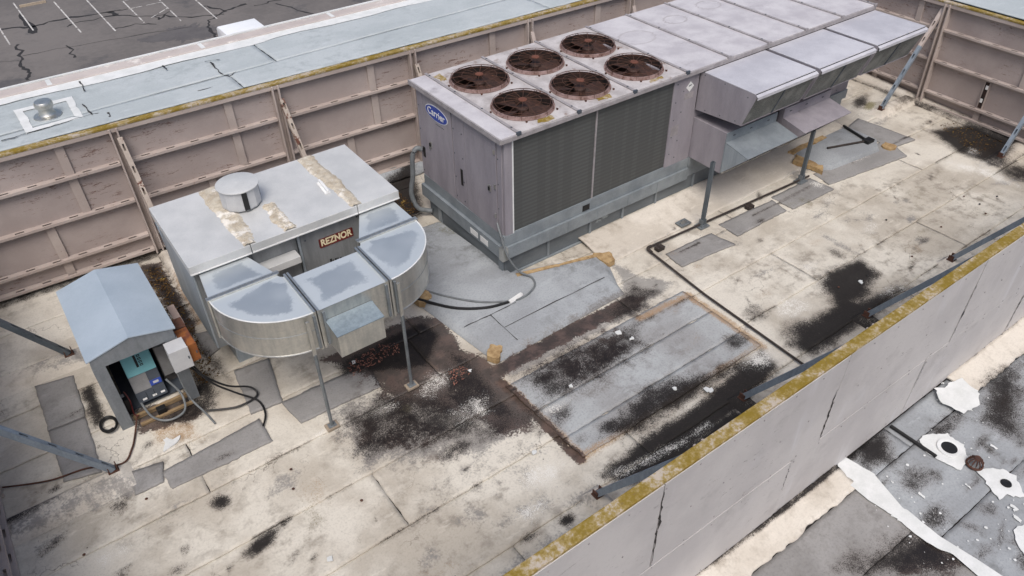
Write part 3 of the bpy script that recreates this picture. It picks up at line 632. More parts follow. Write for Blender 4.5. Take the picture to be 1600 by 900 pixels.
ds = thing('drain_strainer', 'rusty ribbed dome strainer lying beside the open roof drain', 'strainer', (dx, dy, .02))
st_ = MB()
for k in range(12):
    a = 2*math.pi*k/12; st_.tube([(dx+.085*math.cos(a), dy+.085*math.sin(a), .03), (dx+.075*math.cos(a), dy+.075*math.sin(a), .09), (dx+.03*math.cos(a), dy+.03*math.sin(a), .135)], .008, 5)
st_.build('ribs', 'rust', ds); MB().lathe([(.095, 0), (.095, .02), (.075, .02)], (dx, dy, .022), 20).build('base_ring', 'rust', ds); MB().lathe([(.04, 0), (.035, .02), (.001, .022)], (dx, dy, .125), 16).build('crown', 'rust', ds)
dx, dy = [(7.50,1.00)][0]
d2 = thing('roof_drain', 'small black drain hole in the middle of a white coating splash', 'roof drain', (dx, dy, .02))
MB().lathe([(.06, .003), (.055, .012), (.03, .008), (.001, .004)], (dx, dy, .022), 16).build('drain_hole', 'black', d2)
pp = [(7.21,2.25),(7.22,1.67)]
MB().tube([(*pp[0], .03), (*pp[1], .03)], .022, 8).build('drain_line', 'black', roof)

# grey repair panel, walk pads
def pad(pts, z=.022, mat='pad', nm='walk_pad', th=.03): return sheet(nm, mat, pts, z, roof, .05, .008, th)
for ya, yb in ((4.11, 4.46), (4.47, 5.0), (5.01, 5.57)):
    fy = lambda y: (y-4.11)/(5.57-4.11)
    pad([(3.93-.06*fy(ya), ya), (7.09, ya), (7.09, yb), (3.93-.06*fy(yb), yb)], .024, 'repair', 'repair_sheet')
pad([(1.44, 7.05), (2.64, 7.01), (2.58, 6.54), (1.49, 6.58)][::-1]); pad([(-.12, 6.86), (1.1, 6.95), (1.11, 6.52), (-.08, 6.55)][::-1])
pad([(-1.05, 8.32), (-.62, 8.3), (-.58, 9.15), (-1.03, 9.24)]); pad([(-1.06, 7.39), (-.67, 7.29), (-.62, 8.28), (-1.05, 8.31)])
pad([(7.5, 5.99), (8.6, 5.89), (8.53, 6.34), (7.54, 6.37)]); pad([(8.82, 6.02), (10.04, 6.03), (10.1, 6.38), (8.81, 6.43)]); pad([(10.17, 5.98), (11.25, 5.95), (11.21, 6.44), (10.16, 6.44)])
pad([(-.45, 6.72), (-.13, 6.7), (-.05, 7.0), (-.4, 7.08)]); pad([(1.05, 7.1), (1.45, 7.05), (1.62, 7.9), (1.15, 7.95)], .024); pad([(0.97,8.96),(1.26,8.90),(1.16,8.49),(0.95,8.39)][::-1], .03)
# raised grey crickets with torn foam edges, in front of the big unit
def cricket(name, outline, h, label):
    root = thing(name, label, 'roof cricket', (outline[0][0], outline[0][1], 0))
    P = np.array(outline); c = P.mean(0); m_ = MB(); N = len(P)
    def ring(sc, z, sh=0.): return [(c[0]+(p[0]-c[0])*sc, c[1]+(p[1]-c[1])*sc, z) for p in P]
    vs = ring(1.0, .012)+ring(.955, h*.75)+ring(.92, h)
    m_.add(vs+[(c[0], c[1], h+.01)], [(i, (i+1) % N, N+(i+1) % N, N+i) for i in range(N)]+[(N+i, N+(i+1) % N, 2*N+(i+1) % N, 2*N+i) for i in range(N)]+[(2*N+i, 2*N+(i+1) % N, 3*N) for i in range(N)])
    body_ = m_.build('cricket_sheet', 'grey_roof', root, 0, True); paint(body_.data, np.array([v[0] for v in m_.v]), np.array([v[1] for v in m_.v]))
    return root, c
k1, c1 = cricket('membrane_cricket', [(4.02, 5.98), (6.36, 6.03), (6.42, 6.25), (6.72, 6.85), (5.22, 7.28), (5.12, 9.3), (4.35, 9.35), (3.78, 7.8)], .1, 'grey membrane cricket with torn foam edges at the near corner of the big unit')
for pts in ([(5.25, 7.3), (6.68, 6.91), (6.66, 6.85), (5.22, 7.23)], [(6.55, 6.98), (6.78, 6.86), (6.7, 6.7), (6.6, 6.72)], [(3.98, 6.1), (4.12, 6.25), (4.2, 6.12), (4.05, 5.97)], [(3.8, 7.75), (3.95, 7.85), (3.98, 7.6), (3.84, 7.55)]):
    splat('torn_foam', 'foam', pts, .118, k1, .02, .1)
for pts, z in (([(4.45, 6.1), (4.45, 6.75)], .113), ([(4.0, 6.76), (4.45, 6.75), (4.9, 6.75)], .113), ([(4.46, 6.42), (6.3, 6.42)], .113)):
    ribbon('lap_joint', 'bitumen', wander(pts, 6, .003), .01, z, k1, .6)
k2, c2 = cricket('membrane_cricket', [(11.5, 6.55), (11.75, 6.38), (13.05, 6.25), (13.35, 6.5), (13.35, 7.2), (11.6, 7.22)], .1, 'small grey membrane cricket under the far intake hoods')
splat('torn_foam', 'foam', [(11.55, 7.2), (12.6, 7.2), (12.6, 7.1), (11.6, 7.08)], .118, k2, .02, .08)
splat('torn_foam', 'foam', [(11.42, 6.9), (11.6, 7.1), (11.68, 6.6), (11.5, 6.5)], .1, k2, .025, .08)
splat('torn_foam', 'foam', [(13.2, 6.35), (13.42, 6.4), (13.4, 6.2), (13.25, 6.2)], .06, k2, .02, .04)
pad([(11.3, 6.1), (13.3, 5.85), (13.6, 6.45), (11.4, 6.5)], .024, 'pad', 'repair_sheet'); pad([(13.36, 6.2), (14.0, 6.1), (13.9, 7.3), (13.37, 7.2)], .028, 'pad', 'repair_sheet')
# cream cant along the curb
sheet('cant_strip', 'cream', [(6.65, 6.72), (13.3, 6.72), (13.3, 7.46), (6.65, 7.46)], .012, roof, .06, .01, .02, None, lambda X, Y: .1*np.clip((Y-6.78)/.6, 0, 1)**1.5)

# ------------------------------------------------------------------ screens
def slotted(mb, L, w, axis, z0, slot=.12, sw=.03, pitch=.36, start=.2, yo=.04):
    """upper face of a channel with real slots, along x, from y=-w to 0 at height z0 (mb in local coords)"""
    ya, yb = -yo-sw, -yo
    mb.add([(0, -w, z0), (L, -w, z0), (L, ya, z0), (0, ya, z0)], [(0, 1, 2, 3)]); mb.add([(0, yb, z0), (L, yb, z0), (L, 0, z0), (0, 0, z0)], [(0, 1, 2, 3)])
    x = 0.; s = start
    while s+slot < L:
        mb.add([(x, ya, z0), (s, ya, z0), (s, yb, z0), (x, yb, z0)], [(0, 1, 2, 3)]); x = s+slot; s += pitch
    mb.add([(x, ya, z0), (L, ya, z0), (L, yb, z0), (x, yb, z0)], [(0, 1, 2, 3)])
def girt(L, w=.1, h=.04, ph=.2):
    mb = MB(); slotted(mb, L, w, 0, 0, start=ph)
    mb.add([(0, -w, 0), (L, -w, 0), (L, -w, -h), (0, -w, -h)], [(3, 2, 1, 0)]); mb.add([(0, -w, -h), (L, -w, -h), (L, 0, -h), (0, 0, -h)], [(3, 2, 1, 0)])
    mb.add([(0, 0, -h), (0, -w, -h), (0, -w, 0), (0, 0, 0)], [(0, 1, 2, 3)]); mb.add([(L, 0, -h), (L, -w, -h), (L, -w, 0), (L, 0, 0)], [(3, 2, 1, 0)])
    return mb
def screen(name, label, L, cols, H, joints, jlow, origin, rotz, roty, outmat='screen', zr=(1.60, .97, .34), capw=.13, cracked=False):
    """local frame: runs along +x, the framed side faces -y, boards lie at y 0..0.02"""
    s = thing(name, label, 'screen wall', origin, None, (0, roty, rotz), True)
    zs = [H-.03, *zr, .03]
    for r in range(4):
        js = sorted([0]+[j for j in (joints if r < 2 else jlow) if .1 < j < L-.1]+[L]); z1, z0 = zs[r], zs[r+1]
        if cracked:
            if r in (1, 3): continue
            z1, z0 = (H-.03, .985) if r == 0 else (.975, .03)
        for a, b in zip(js[:-1], js[1:]):
            g_ = .006 if cracked else .002; d = random.uniform(-.004, .004)
            box('panel', outmat, s, a+g_, b-g_-random.uniform(0, .006), d, .02+d, z0, z1, .002)
        if not cracked:
            for j in js[1:-1]: box('batten', 'screen_steel', s, j-.06, j+.06, -.04, -.006, z0+.002, z1-.002, .003)
    if cracked: box('backing', 'bitumen', s, 0, L, -.03, -.008, .03, H-.04, 0)
    ends = sorted([0]+[c for c in cols if 0 < c < L]+[L])
    for z in [*zr, .06]:
        for a, b in zip(ends[:-1], ends[1:]):
            if b-a < .2: continue
            g_ = girt(b-a-.13, ph=random.uniform(.05, .3)).build('girt', 'screen_steel', s); g_.location = (a+.065, -.028 if cracked else -.004, z+.03)
    for c in cols:
        m_ = MB(); m_.box(c-.06, c-.035, -.13, -.005, .0, H-.04); m_.box(c+.035, c+.06, -.13, -.005, .0, H-.04); m_.box(c-.035, c+.035, -.035, -.006, .0, H-.04); m_.build('column', 'screen_steel', s, .003)
    box('cap', 'lichen', s, -.05, L+.05, -capw+.03, .014, H-.035, H, .006)
    box('cap_fascia', 'screen_steel', s, -.04, L+.04, -capw+.035, -capw+.055, H-.1, H-.037, .003)
    return s
back = screen('screen_wall', 'taupe screen wall behind the two units, below the blue-grey upper roof', 17.5, [.55+2.37*k-.0 for k in range(8)], 2.2, [2.29+2.36*k-.1 for k in range(-1, 7)], [1.65+2.36*k for k in range(-1, 7)], (-1.74, 11.49, 0), R(-3.2), R(-.75))
right = screen('screen_wall', 'taupe screen wall past the far end of the big unit', 9.6, [.15+2.42*k+1.03 for k in range(-1, 5)], 2.07, [.6+2.42*k for k in range(5)], [2.4+2.42*k for k in range(4)], (15.98, 10.55, -.12), R(-96), R(-2.0), 'screen', (1.53, .92, .29))
for lx, z0, z1, mt_ in ((4.785, .34, .86, 'fan_dark'), (4.81, .72, .8, 'white'), (4.79, .45, .53, 'white')):
    o_ = MB().box(lx, lx+(.075 if mt_ == 'fan_dark' else .05), -.05 if mt_ == 'white' else -.0445, -.0405, z0, z1).build('torn_gap_piece', mt_, right, .004)  # dark strip over the batten stands in for the shaded torn-out gap; white torn bits
left = screen('screen_wall', 'taupe screen wall with braces footed beside the small electrical shelter', 9.0, [.4+2.4*k for k in range(4)], 2.2, [1.3+2.4*k for k in range(4)], [.8+2.4*k for k in range(4)], (-1.77, 2.45, 0), R(90), 0)
front = screen('screen_wall', 'smooth mauve-grey boarded screen wall with lichen-covered cap, grey roof outside', 17.5, [15.85-10.82+2.4*k for k in range(-2, 6)], 2.22, [15.85-3.09-2.425*k for k in range(-2, 6)], [15.85-9.89+2.42*k for k in range(-3, 6)], (15.85, 2.3, 0), R(180), 0, 'screen_out', cracked=True)
def chipped(xa, za, xb, zb, wmax, n=26):
    L_, R_ = [], []
    for k in range(n):
        t = k/(n-1); x, z = xa+(xb-xa)*t+random.gauss(0, .006), za+(zb-za)*t; w_ = max(.003, abs(random.gauss(0, wmax))*math.sin(math.pi*min(1, t*1.02+.02))+.003)
        L_.append((x-w_*random.uniform(.3, 1), 2.2745, z)); R_.append((x+w_*random.uniform(.3, 1), 2.2745, z))
    m_ = MB(); m_.add(L_+R_, [(i, i+n, i+n+1, i+1) for i in range(n-1)]); o = m_.build('split_joint', 'bitumen', None); o.parent = front; o.matrix_parent_inverse = (Matrix.Translation((15.85, 2.3, 0)) @ Matrix.Rotation(R(180), 4, 'Z')).inverted()
for a_ in ((3.09, 2.1, 3.1, 1.0, .016), (5.475, 1.75, 5.49, .98, .02), (7.94, 1.9, 7.93, .98, .008), (9.89, .95, 9.89, .05, .014), (5.05, .95, 5.06, .5, .005), (7.47, .95, 7.47, .5, .006)): chipped(*a_)
for k_ in range(14): xx = random.uniform(2.5, 10.5); chipped(xx, .98, xx+random.uniform(.1, .5), .98+random.gauss(0, .01), .006, 10)
chipped(2.0, 1.95, 2.25, 1.97, .03, 9)
nl = MB()
for x_ in np.arange(.3, 15.5, .4):
    for z_ in (.1, .93, 1.03, 1.55, 2.12): q_ = rng.normal(0, .01, 2); nl.box(x_+q_[0], x_+q_[0]+.012, 2.272, 2.2765, z_+q_[1], z_+q_[1]+.012)
o_ = nl.build('fixing_heads', 'seam', None); o_.parent = front; o_['kind'] = 'stuff'; o_.matrix_parent_inverse = (Matrix.Translation((15.85, 2.3, 0)) @ Matrix.Rotation(R(180), 4, 'Z')).inverted()
def strut(name, label, p0, p1, w=.065, mats=('strut', 'strut_rust'), split=.75, group=None, slot=.1, pitch=.33):
    p0, p1 = Vector(p0), Vector(p1); d = p1-p0; L = d.length
    root = thing(name, label, 'brace' if 'brace' in name else 'post', p0, group, (0, 0, 0), True)
    ex = d.normalized(); side = Vector((0, 0, 1)).cross(ex)
    side = side.normalized() if side.length > .05 else Vector((1, 0, 0)); up_ = ex.cross(side)
    mm = Matrix((ex, side, up_)).transposed().to_4x4()
    def piece(a, b, mat, nm):
        mb = MB(); l = b-a; t = MB(); slotted(t, l, w, 0, 0, slot, .026, pitch, .08, (w-.026)/2)
        t.v = [(x+a, y+w/2, w/2) for x, y, z in t.v]; mb.add(t.v, t.f)
        mb.box(a, b, -w/2, -w/2+.004, -w/2, w/2-.001); mb.box(a, b, w/2-.004, w/2, -w/2, w/2-.001); mb.box(a, b, -w/2+.004, w/2-.004, -w/2, -w/2+.004)
        o = mb.build(nm, mat, root); o.matrix_local = mm; return o
    piece(0, L*split, mats[0], 'channel')
    if split < 1: piece(L*split, L, mats[1], 'painted_end')
    return root
def sleeper(x0, x1, y0, y1, h=.1, parent=roof):
    m_ = MB(); t_ = min(.12, (y1-y0)*.3, (x1-x0)*.3)
    m_.add([(x0, y0, .0), (x1, y0, .0), (x1, y1, .0), (x0, y1, .0), (x0+t_, y0+t_, h), (x1-t_, y0+t_, h), (x1-t_, y1-t_, h), (x0+t_, y1-t_, h)], [(4, 5, 6, 7), (0, 1, 5, 4), (1, 2, 6, 5), (2, 3, 7, 6), (3, 0, 4, 7)])
    o = m_.build('brace_sleeper', 'cream', parent, .02, True); co = np.array([v.co for v in o.data.vertices]); paint(o.data, co[:, 0], co[:, 1]); return o
def foot(root, p):
    x, y, z = p; f_ = MB(); f_.box(x-.06, x+.06, y-.05, y+.05, z, z+.012); f_.box(x-.05, x-.04, y-.04, y+.04, z+.012, z+.09); f_.box(x+.04, x+.05, y-.04, y+.04, z+.012, z+.09)
    o = f_.build('foot_bracket', 'rust', root); o.location = -Vector(root.location); return o
BR = [('brace_strut', 'blue-grey slotted brace by the shelter, footed beside two stacked grey pads', (-.55, 7.14, .12), (-1.68, 7.2, 1.95), (-1.75, -.36, 6.82, 7.27)),
      ('brace_strut', 'dark slotted brace footed on bare cream roof behind the shelter side', (-.53, 9.5, .12), (-1.68, 9.55, 1.95), (-1.75, -.36, 9.25, 9.7)),
      ('brace_strut', 'blue-grey slotted brace on the far screen, beside a small mossy puddle', (14.46, 7.18, .12), (15.62, 7.15, 1.95), (14.25, 15.6, 6.98, 7.38)),
      ('brace_strut', 'slotted brace on the far screen rising beside the black puddle of leaves', (14.5, 4.74, .12), (15.4, 4.72, 1.95), (14.3, 15.38, 4.55, 4.95)),
      ('brace_strut', 'rust-flaked brace on the back screen, down behind the small unit near corner', (1.22, 10.2, .12), (1.19, 11.22, 2.05), (1.1, 1.34, 10.1, 11.2)),
      ('brace_strut', 'rust-flaked brace on the back screen between the small unit and its far seam', (3.63, 10.1, .12), (3.57, 11.1, 2.0), (3.5, 3.76, 10.0, 11.05)),
      ('brace_strut', 'brace on the back screen at the end panel of the big unit', (5.93, 10.0, .12), (5.93, 10.97, 2.0), (5.8, 6.06, 9.9, 10.95)),
      ('brace_strut', 'pale brace on the back screen behind the first pair of fans', (8.22, 9.95, .12), (8.28, 10.84, 2.05), (8.1, 8.34, 9.8, 10.8)),
      ('brace_strut', 'pale brace on the back screen behind the last pair of fans', (10.6, 9.85, .12), (10.65, 10.7, 2.05), (10.5, 10.75, 9.75, 10.7))]
for i, x in enumerate((3.69, 6.09, 8.67, 10.82)):
    BR.append(('brace_strut', ['blue-grey brace on the front screen footed next to the cream foreground roof', 'blue-grey brace on the front screen footed in the blackest stain by the repair panel', 'blue-grey brace on the front screen below the round black stain', 'blue-grey brace on the front screen on pale mossy roof, farthest from the repair panel'][i], (x, 3.58, .12), (x-.02, 2.46, 1.95), (x-.14, x+.14, 2.42, 3.74)))
for i, (nm, lb, a, b, sl_) in enumerate(BR):
    rusty = 4 <= i <= 6
    r_ = strut(nm, lb, a, b, .07, ('strut' if i not in (1,) else 'strut_dark', 'strut_rust' if rusty else 'screen_steel'), .42 if rusty else (.62 if i == 2 else (.2 if i in (7, 8) else .96)), 'screen wall braces')
    foot(r_, (a[0], a[1], a[2]-.02)); sleeper(*sl_)

sheet('cant_strip', 'cream', [(14.98, 2.6), (15.15, 2.6), (15.92, 10.4), (15.75, 10.4)], .014, roof, .05, .012, .02, None, lambda X, Y: .13*np.clip((X-14.98-(Y-2.6)*.0987)/.14, 0, 1))
sheet('cant_strip', 'grey_roof', [(3.9, 10.88), (5.9, 10.8), (5.9, 11.05), (3.9, 11.15)], .012, roof, .06, .012, .02, None, lambda X, Y: .16*np.clip((Y-10.85+(X-3.9)*.05)/.15, 0, 1))
# ------------------------------------------------------------------ big packaged unit
U = thing('packaged_rooftop_unit', 'long lavender-grey rooftop unit with six fans and an oval blue badge', 'rooftop unit', (5.12, 7.36, 0))
AX, AZ = (0, -1, 0), (0, 0, 1)
cb = box('curb', 'curb', U, 5.2, 13.3, 7.44, 9.58, .0, .37, .004)
for x in (6.0, 6.85, 7.55, 8.3, 9.2, 10.2): box('curb_stiffener', 'rail', cb, x, x+.04, 7.415, 7.438, .04, .36, .003)
box('curb_stiffener', 'rail', cb, 5.17, 5.198, 7.46, 7.56, .03, .36, .003); box('curb_stiffener', 'rail', cb, 5.18, 5.198, 9.2, 9.3, .03, .36, .003)
box('curb_flange', 'rail', cb, 5.19, 13.3, 7.405, 7.437, .0, .035, .003)
lr = MB(); lr.box(5.12, 8.98, 7.36, 7.5, .375, .59); lr.box(5.12, 5.26, 7.502, 9.68, .375, .59); lr.box(5.262, 13.3, 9.54, 9.68, .375, .59); lr.box(8.985, 13.3, 7.42, 7.5, .375, .6); lrail = lr.build('lower_rail', 'rail', U, .006)
for x in (5.75, 6.35, 6.95, 7.6, 8.25): box('rail_joint', 'rail', lrail, x, x+.012, 7.354, 7.359, .38, .588, .001)
for y in (7.75, 8.02): box('rail_label', 'white', lrail, 5.114, 5.119, y, y+.2, .42, .52, .001)
box('rail_corner', 'galv', lrail, 5.1, 5.2, 7.34, 7.44, .376, .6, .006)
ur = MB(); ur.box(5.17, 8.98, 7.395, 7.5, .592, .77); ur.box(5.17, 5.27, 7.502, 9.65, .592, .77); ur.box(5.272, 13.36, 9.55, 9.65, .592, .77); urail = ur.build('upper_rail', 'rail', U, .005)
box('lifting_slot', 'black', urail, 6.66, 6.8, 7.388, 7.394, .62, .72, .001)
box('base_pan', 'curb', U, 5.28, 13.3, 7.5, 9.54, .6, .75, 0)
# end with doors (facing -x)
for k, (ya, yb) in enumerate(((7.44, 7.54), (7.558, 8.335), (8.353, 8.665), (8.683, 9.47), (9.488, 9.66))):
    dr_ = box('end_panel' if k in (0, 2, 4) else 'access_door', 'ru_side', U, 5.17+(0 if k in (1, 3) else .006), 5.2, ya, yb, .772, 2.33, .004)
    if k in (1, 3):
        hy = 7.62 if k == 1 else 9.38
        for hz in ((1.02, 1.5, 2.05) if k == 1 else (1.35,)): box('hinge', 'galv', dr_, 5.15, 5.169, hy-.05, hy-.02, hz, hz+.07, .004)
        box('latch_plate', 'galv', dr_, 5.155, 5.169, hy+(.07 if k == 1 else -.09), hy+(.13 if k == 1 else -.03), 1.4, 1.5, .004); box('latch', 'black', dr_, 5.14, 5.1545, hy+(.085 if k == 1 else -.075), hy+(.115 if k == 1 else -.045), 1.42, 1.48, .004)
    if k == 2: box('recessed_handle', 'black', dr_, 5.172, 5.176, 8.44, 8.5, 1.12, 1.4, .002)
    if k == 4: box('knockout', 'black', dr_, 5.17, 5.176, 9.53, 9.6, 1.12, 1.3, .002)
def oval(name, mat, c, ry, rz, x, parent, n=48, th=.004):
    return MB().prism([(x, c[0]+ry*math.cos(2*math.pi*k/n), c[1]+rz*math.sin(2*math.pi*k/n)) for k in range(n)], (-th, 0, 0)).build(name, mat, parent)
bd = oval('badge_border', 'white', (9.08, 2.05), .315, .125, 5.1695, U); bl_ = oval('badge', 'blue', (9.08, 2.05), .3, .11, 5.165, bd)
lettering('badge_lettering', 'Carrier', .16, 'white', Vector((5.1585, 9.08, 2.05)), AX, AZ, bd, .0, .0015, 1.0)
for k in range(7): box('fine_print', 'slate', U, 5.1675, 5.1695, 9.1-.035*k, 9.122-.035*k, 1.872, 1.882+.004*(k % 2), 0)
# front: coils
for xa, xb in ((5.36, 6.835), (6.865, 8.4)):
    box('condenser_coil', 'coil', U, xa, xb, 7.415, 7.47, .79, 2.315, .003)
box('coil_divider', 'seam', U, 6.838, 6.862, 7.4, 7.46, .772, 2.33, .002); box('coil_frame', 'white', U, 5.335, 5.357, 7.4, 7.46, .772, 2.33, .002)
box('corner_post', 'ru_side', U, 5.202, 5.333, 7.4, 7.5, .772, 2.33, .004)
box('coil_sill', 'rail', U, 5.36, 8.4, 7.398, 7.47, .771, .789, .002)
sp_ = box('side_panel', 'ru_side', U, 8.403, 8.95, 7.4, 7.5, .772, 2.33, .004)
for x, z in ((8.47, 1.0), (8.47, 1.3), (8.47, 1.6), (8.47, 1.9), (8.47, 2.2), (8.62, 2.05), (8.62, 1.7), (8.62, 1.2), (8.6, .9)): box('screw', 'slate', sp_, x, x+.016, 7.394, 7.3995, z, z+.016, .001)
c_, r_ = (8.76, 2.1), .085
MB().prism([(c_[0]-r_, 7.3995, c_[1]), (c_[0], 7.3995, c_[1]-r_), (c_[0]+r_, 7.3995, c_[1]), (c_[0], 7.3995, c_[1]+r_)], (0, -.003, 0)).build('warning_diamond', 'white', sp_)
MB().prism([(c_[0]-.035, 7.396, c_[1]+.005), (c_[0]+.03, 7.396, c_[1]+.02), (c_[0]+.035, 7.396, c_[1]+.03), (c_[0]-.02, 7.396, c_[1]+.03)], (0, -.002, 0)).build('diamond_mark', 'slate', sp_)
box('faded_label', 'seam', sp_, 8.66, 8.86, 7.3975, 7.3997, 1.9, 2.0, 0); box('faded_label', 'seam', sp_, 8.45, 8.62, 7.3975, 7.3997, 1.32, 1.5, 0)
mb_ = MB(); mb_.box(8.952, 13.36, 7.42, 7.5, .772, 2.33); mb_.box(5.202, 13.36, 9.56, 9.64, .772, 2.33); mb_.box(13.28, 13.36, 7.502, 9.558, .772, 2.33); mb_.build('casing', 'ru_side', U, .004)
mb_ = MB(); mb_.box(8.42, 8.46, 7.502, 9.558, .772, 2.33); mb_.build('bulkhead', 'ru_side', U)
# roof panels
sx = [5.41, 6.455, 7.515, 8.605, 9.535, 10.495, 11.44, 12.44, 13.41]
box('roof_end_panel', 'ru_top', U, 5.12, 5.4, 7.36, 9.72, 2.335, 2.385, .008)
def holed(name, x0, x1, ys, mat, z0, z1, r, parent):
    mb = MB(); n = 40; cx = (x0+x1)/2; ym = (ys[0]+ys[1])/2
    for (ya, yb, cy) in ((7.36, ym, ys[0]), (ym, 9.72, ys[1])):
        per = []
        for k in range(n):
            a = 2*math.pi*k/n+math.pi/4; dx_, dy_ = math.cos(a), math.sin(a)
            tx = ((x1-cx) if dx_ > 0 else (x0-cx))/dx_ if abs(dx_) > 1e-6 else 1e9; ty = ((yb-cy) if dy_ > 0 else (ya-cy))/dy_ if abs(dy_) > 1e-6 else 1e9
            t = min(tx, ty); per.append((cx+dx_*t, cy+dy_*t, z1))
        # square corners
        for cxn, cyn in ((x0, ya), (x1, ya), (x1, yb), (x0, yb)):
            i = min(range(n), key=lambda q: (per[q][0]-cxn)**2+(per[q][1]-cyn)**2); per[i] = (cxn, cyn, z1)
        cir = [(cx+r*math.cos(2*math.pi*k/n+math.pi/4), cy+r*math.sin(2*math.pi*k/n+math.pi/4), z1) for k in range(n)]
        mb.add(per+cir, [(k, (k+1) % n, n+(k+1) % n, n+k) for k in range(n)])
    for a, b in (((x0, 7.36), (x1, 7.36)), ((x1, 7.36), (x1, 9.72)), ((x1, 9.72), (x0, 9.72)), ((x0, 9.72), (x0, 7.36))):
        mb.add([(*a, z0), (*b, z0), (*b, z1), (*a, z1)], [(0, 1, 2, 3)])
    return mb.build(name, mat, parent)
for i in range(3):
    x0, x1 = sx[i]+.012, sx[i+1]-.012; cx = (x0+x1)/2
    fp = holed('fan_deck', x0, x1, (7.96, 9.04), 'ru_fan_top', 2.335, 2.385, .43, U)
    for cy in (7.96, 9.04):
        c = (cx, cy, 2.386)
        fan = MB().lathe([(.455, 0), (.46, .01), (.44, .012), (.434, .05), (.422, .05), (.424, .046)], c, 40).build('fan_shroud', 'fan_rim', U, 0, True)
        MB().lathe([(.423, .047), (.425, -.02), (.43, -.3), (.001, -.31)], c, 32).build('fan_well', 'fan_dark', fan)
        bl = MB()
        for k in range(5):
            a0 = k*math.pi*.4+i*.5+cy; vs = []
            for rr, da, zz in ((.08, -.4, -.09), (.08, .5, -.03), (.3, .5, -.025), (.405, .42, -.03), (.41, .05, -.06), (.39, -.4, -.1)): vs.append((c[0]+rr*math.cos(a0+da), c[1]+rr*math.sin(a0+da), c[2]+zz))
            bl.add(vs, [(0, 1, 2, 3, 4, 5)])
        bl.build('fan_blades', 'blade', fan); MB().lathe([(.09, -.2), (.09, -.02), (.07, .0), (.001, .005)], c, 20).build('fan_motor', 'blade', fan, 0, True)
        g = MB()
        for k in range(14):
            a = 2*math.pi*k/14; ca, sa = math.cos(a), math.sin(a)
            g.tube([(c[0]+rr*ca, c[1]+rr*sa, c[2]+zz) for rr, zz in ((.05, .105), (.2, .1), (.36, .088), (.425, .075), (.446, .045), (.448, .005))], .0036, 4, 0, False)
        for rr, zz in ((.26, .098), (.395, .083), (.43, .073)):
            g.tube([(c[0]+rr*math.cos(2*math.pi*k/36), c[1]+rr*math.sin(2*math.pi*k/36), c[2]+zz) for k in range(37)], .0034, 4, 0, False)
        gd = g.build('fan_guard', 'rust', fan); MB().lathe([(.062, .1), (.06, .112), (.001, .116)], c, 20).build('guard_hub', 'hub', fan)
        for k in range(5):
            a = 2*math.pi*k/5+.4; x, y = c[0]+.49*math.cos(a), c[1]+.49*math.sin(a)
            MB().prism([(x-.015, y-.015, c[2]), (x+.015, y-.015, c[2]), (x, y+.018, c[2])], (0, 0, .022)).build('guard_clip', 'rust', fan)
        if cy < 8: splat('lichen_patch', 'lichen', [(cx+dx_, cy-.5+dy_) for dx_, dy_ in ((-.14, -.03), (.12, -.05), (.16, .05), (-.1, .05))], 2.389, fp, .015, .001)
    if i == 0: splat('lichen_patch', 'lichen', [(cx-.45+dx_, 9.46+dy_) for dx_, dy_ in ((-.04, -.12), (.1, -.1), (.1, .14), (-.02, .12))], 2.389, fp, .02, .001)
for i in range(3, 8):
    pn = box('roof_panel', 'ru_top', U, sx[i]+.012, sx[i+1]-.012, 7.36, 9.74, 2.335, 2.385, .006)
    cx, cy = (sx[i]+sx[i+1])/2+(-.1, .05, .1, 0, 0)[i-3], (8.85, 9.05, 9.2, 8.4, 8.6)[i-3]
    if i < 6:   # dried puddle outlines
        rr = (.3, .2, .22)[i-3]; P_ = [(cx+rr*1.1*math.cos(2*math.pi*k/30)*(1+.1*math.sin(3*k)), cy+rr*.9*math.sin(2*math.pi*k/30)) for k in range(31)]
        ribbon('puddle_ring', 'ring', P_, .035, 2.3862, pn, .5)
for i, x in enumerate(sx):
    r0 = box('seam_cap', 'seam', U, x-.022, x+.022, 7.35, 9.74, 2.387, 2.405, .004)
    for y in (7.5, 8.2, 8.9, 9.6): box('seam_screw', 'slate', r0, x-.012, x+.012, y, y+.024, 2.4055, 2.413, .002)
    box('seam_end_clip', 'slate' if i < 4 else 'seam', r0, x-.035, x+.035, 7.33, 7.36, 2.36, 2.412, .004)
box('roof_drip_edge', 'seam', U, 5.11, 13.43, 7.335, 7.357, 2.31, 2.372, .003)
box('roof_drip_edge', 'seam', U, 5.095, 5.117, 7.34, 9.74, 2.31, 2.384, .003)
for z in (.86, 1.2, 1.6, 2.0, 2.27):
    for y in (7.5, 8.4, 8.62, 9.6): box('panel_screw', 'slate', U, 5.164, 5.1705, y, y+.016, z, z+.016, .001)
for x in (9.6, 10.2, 11.0, 11.7, 12.3, 13.0): box('panel_screw', 'slate', U, x, x+.016, 7.413, 7.4195, .83, .846, .001)
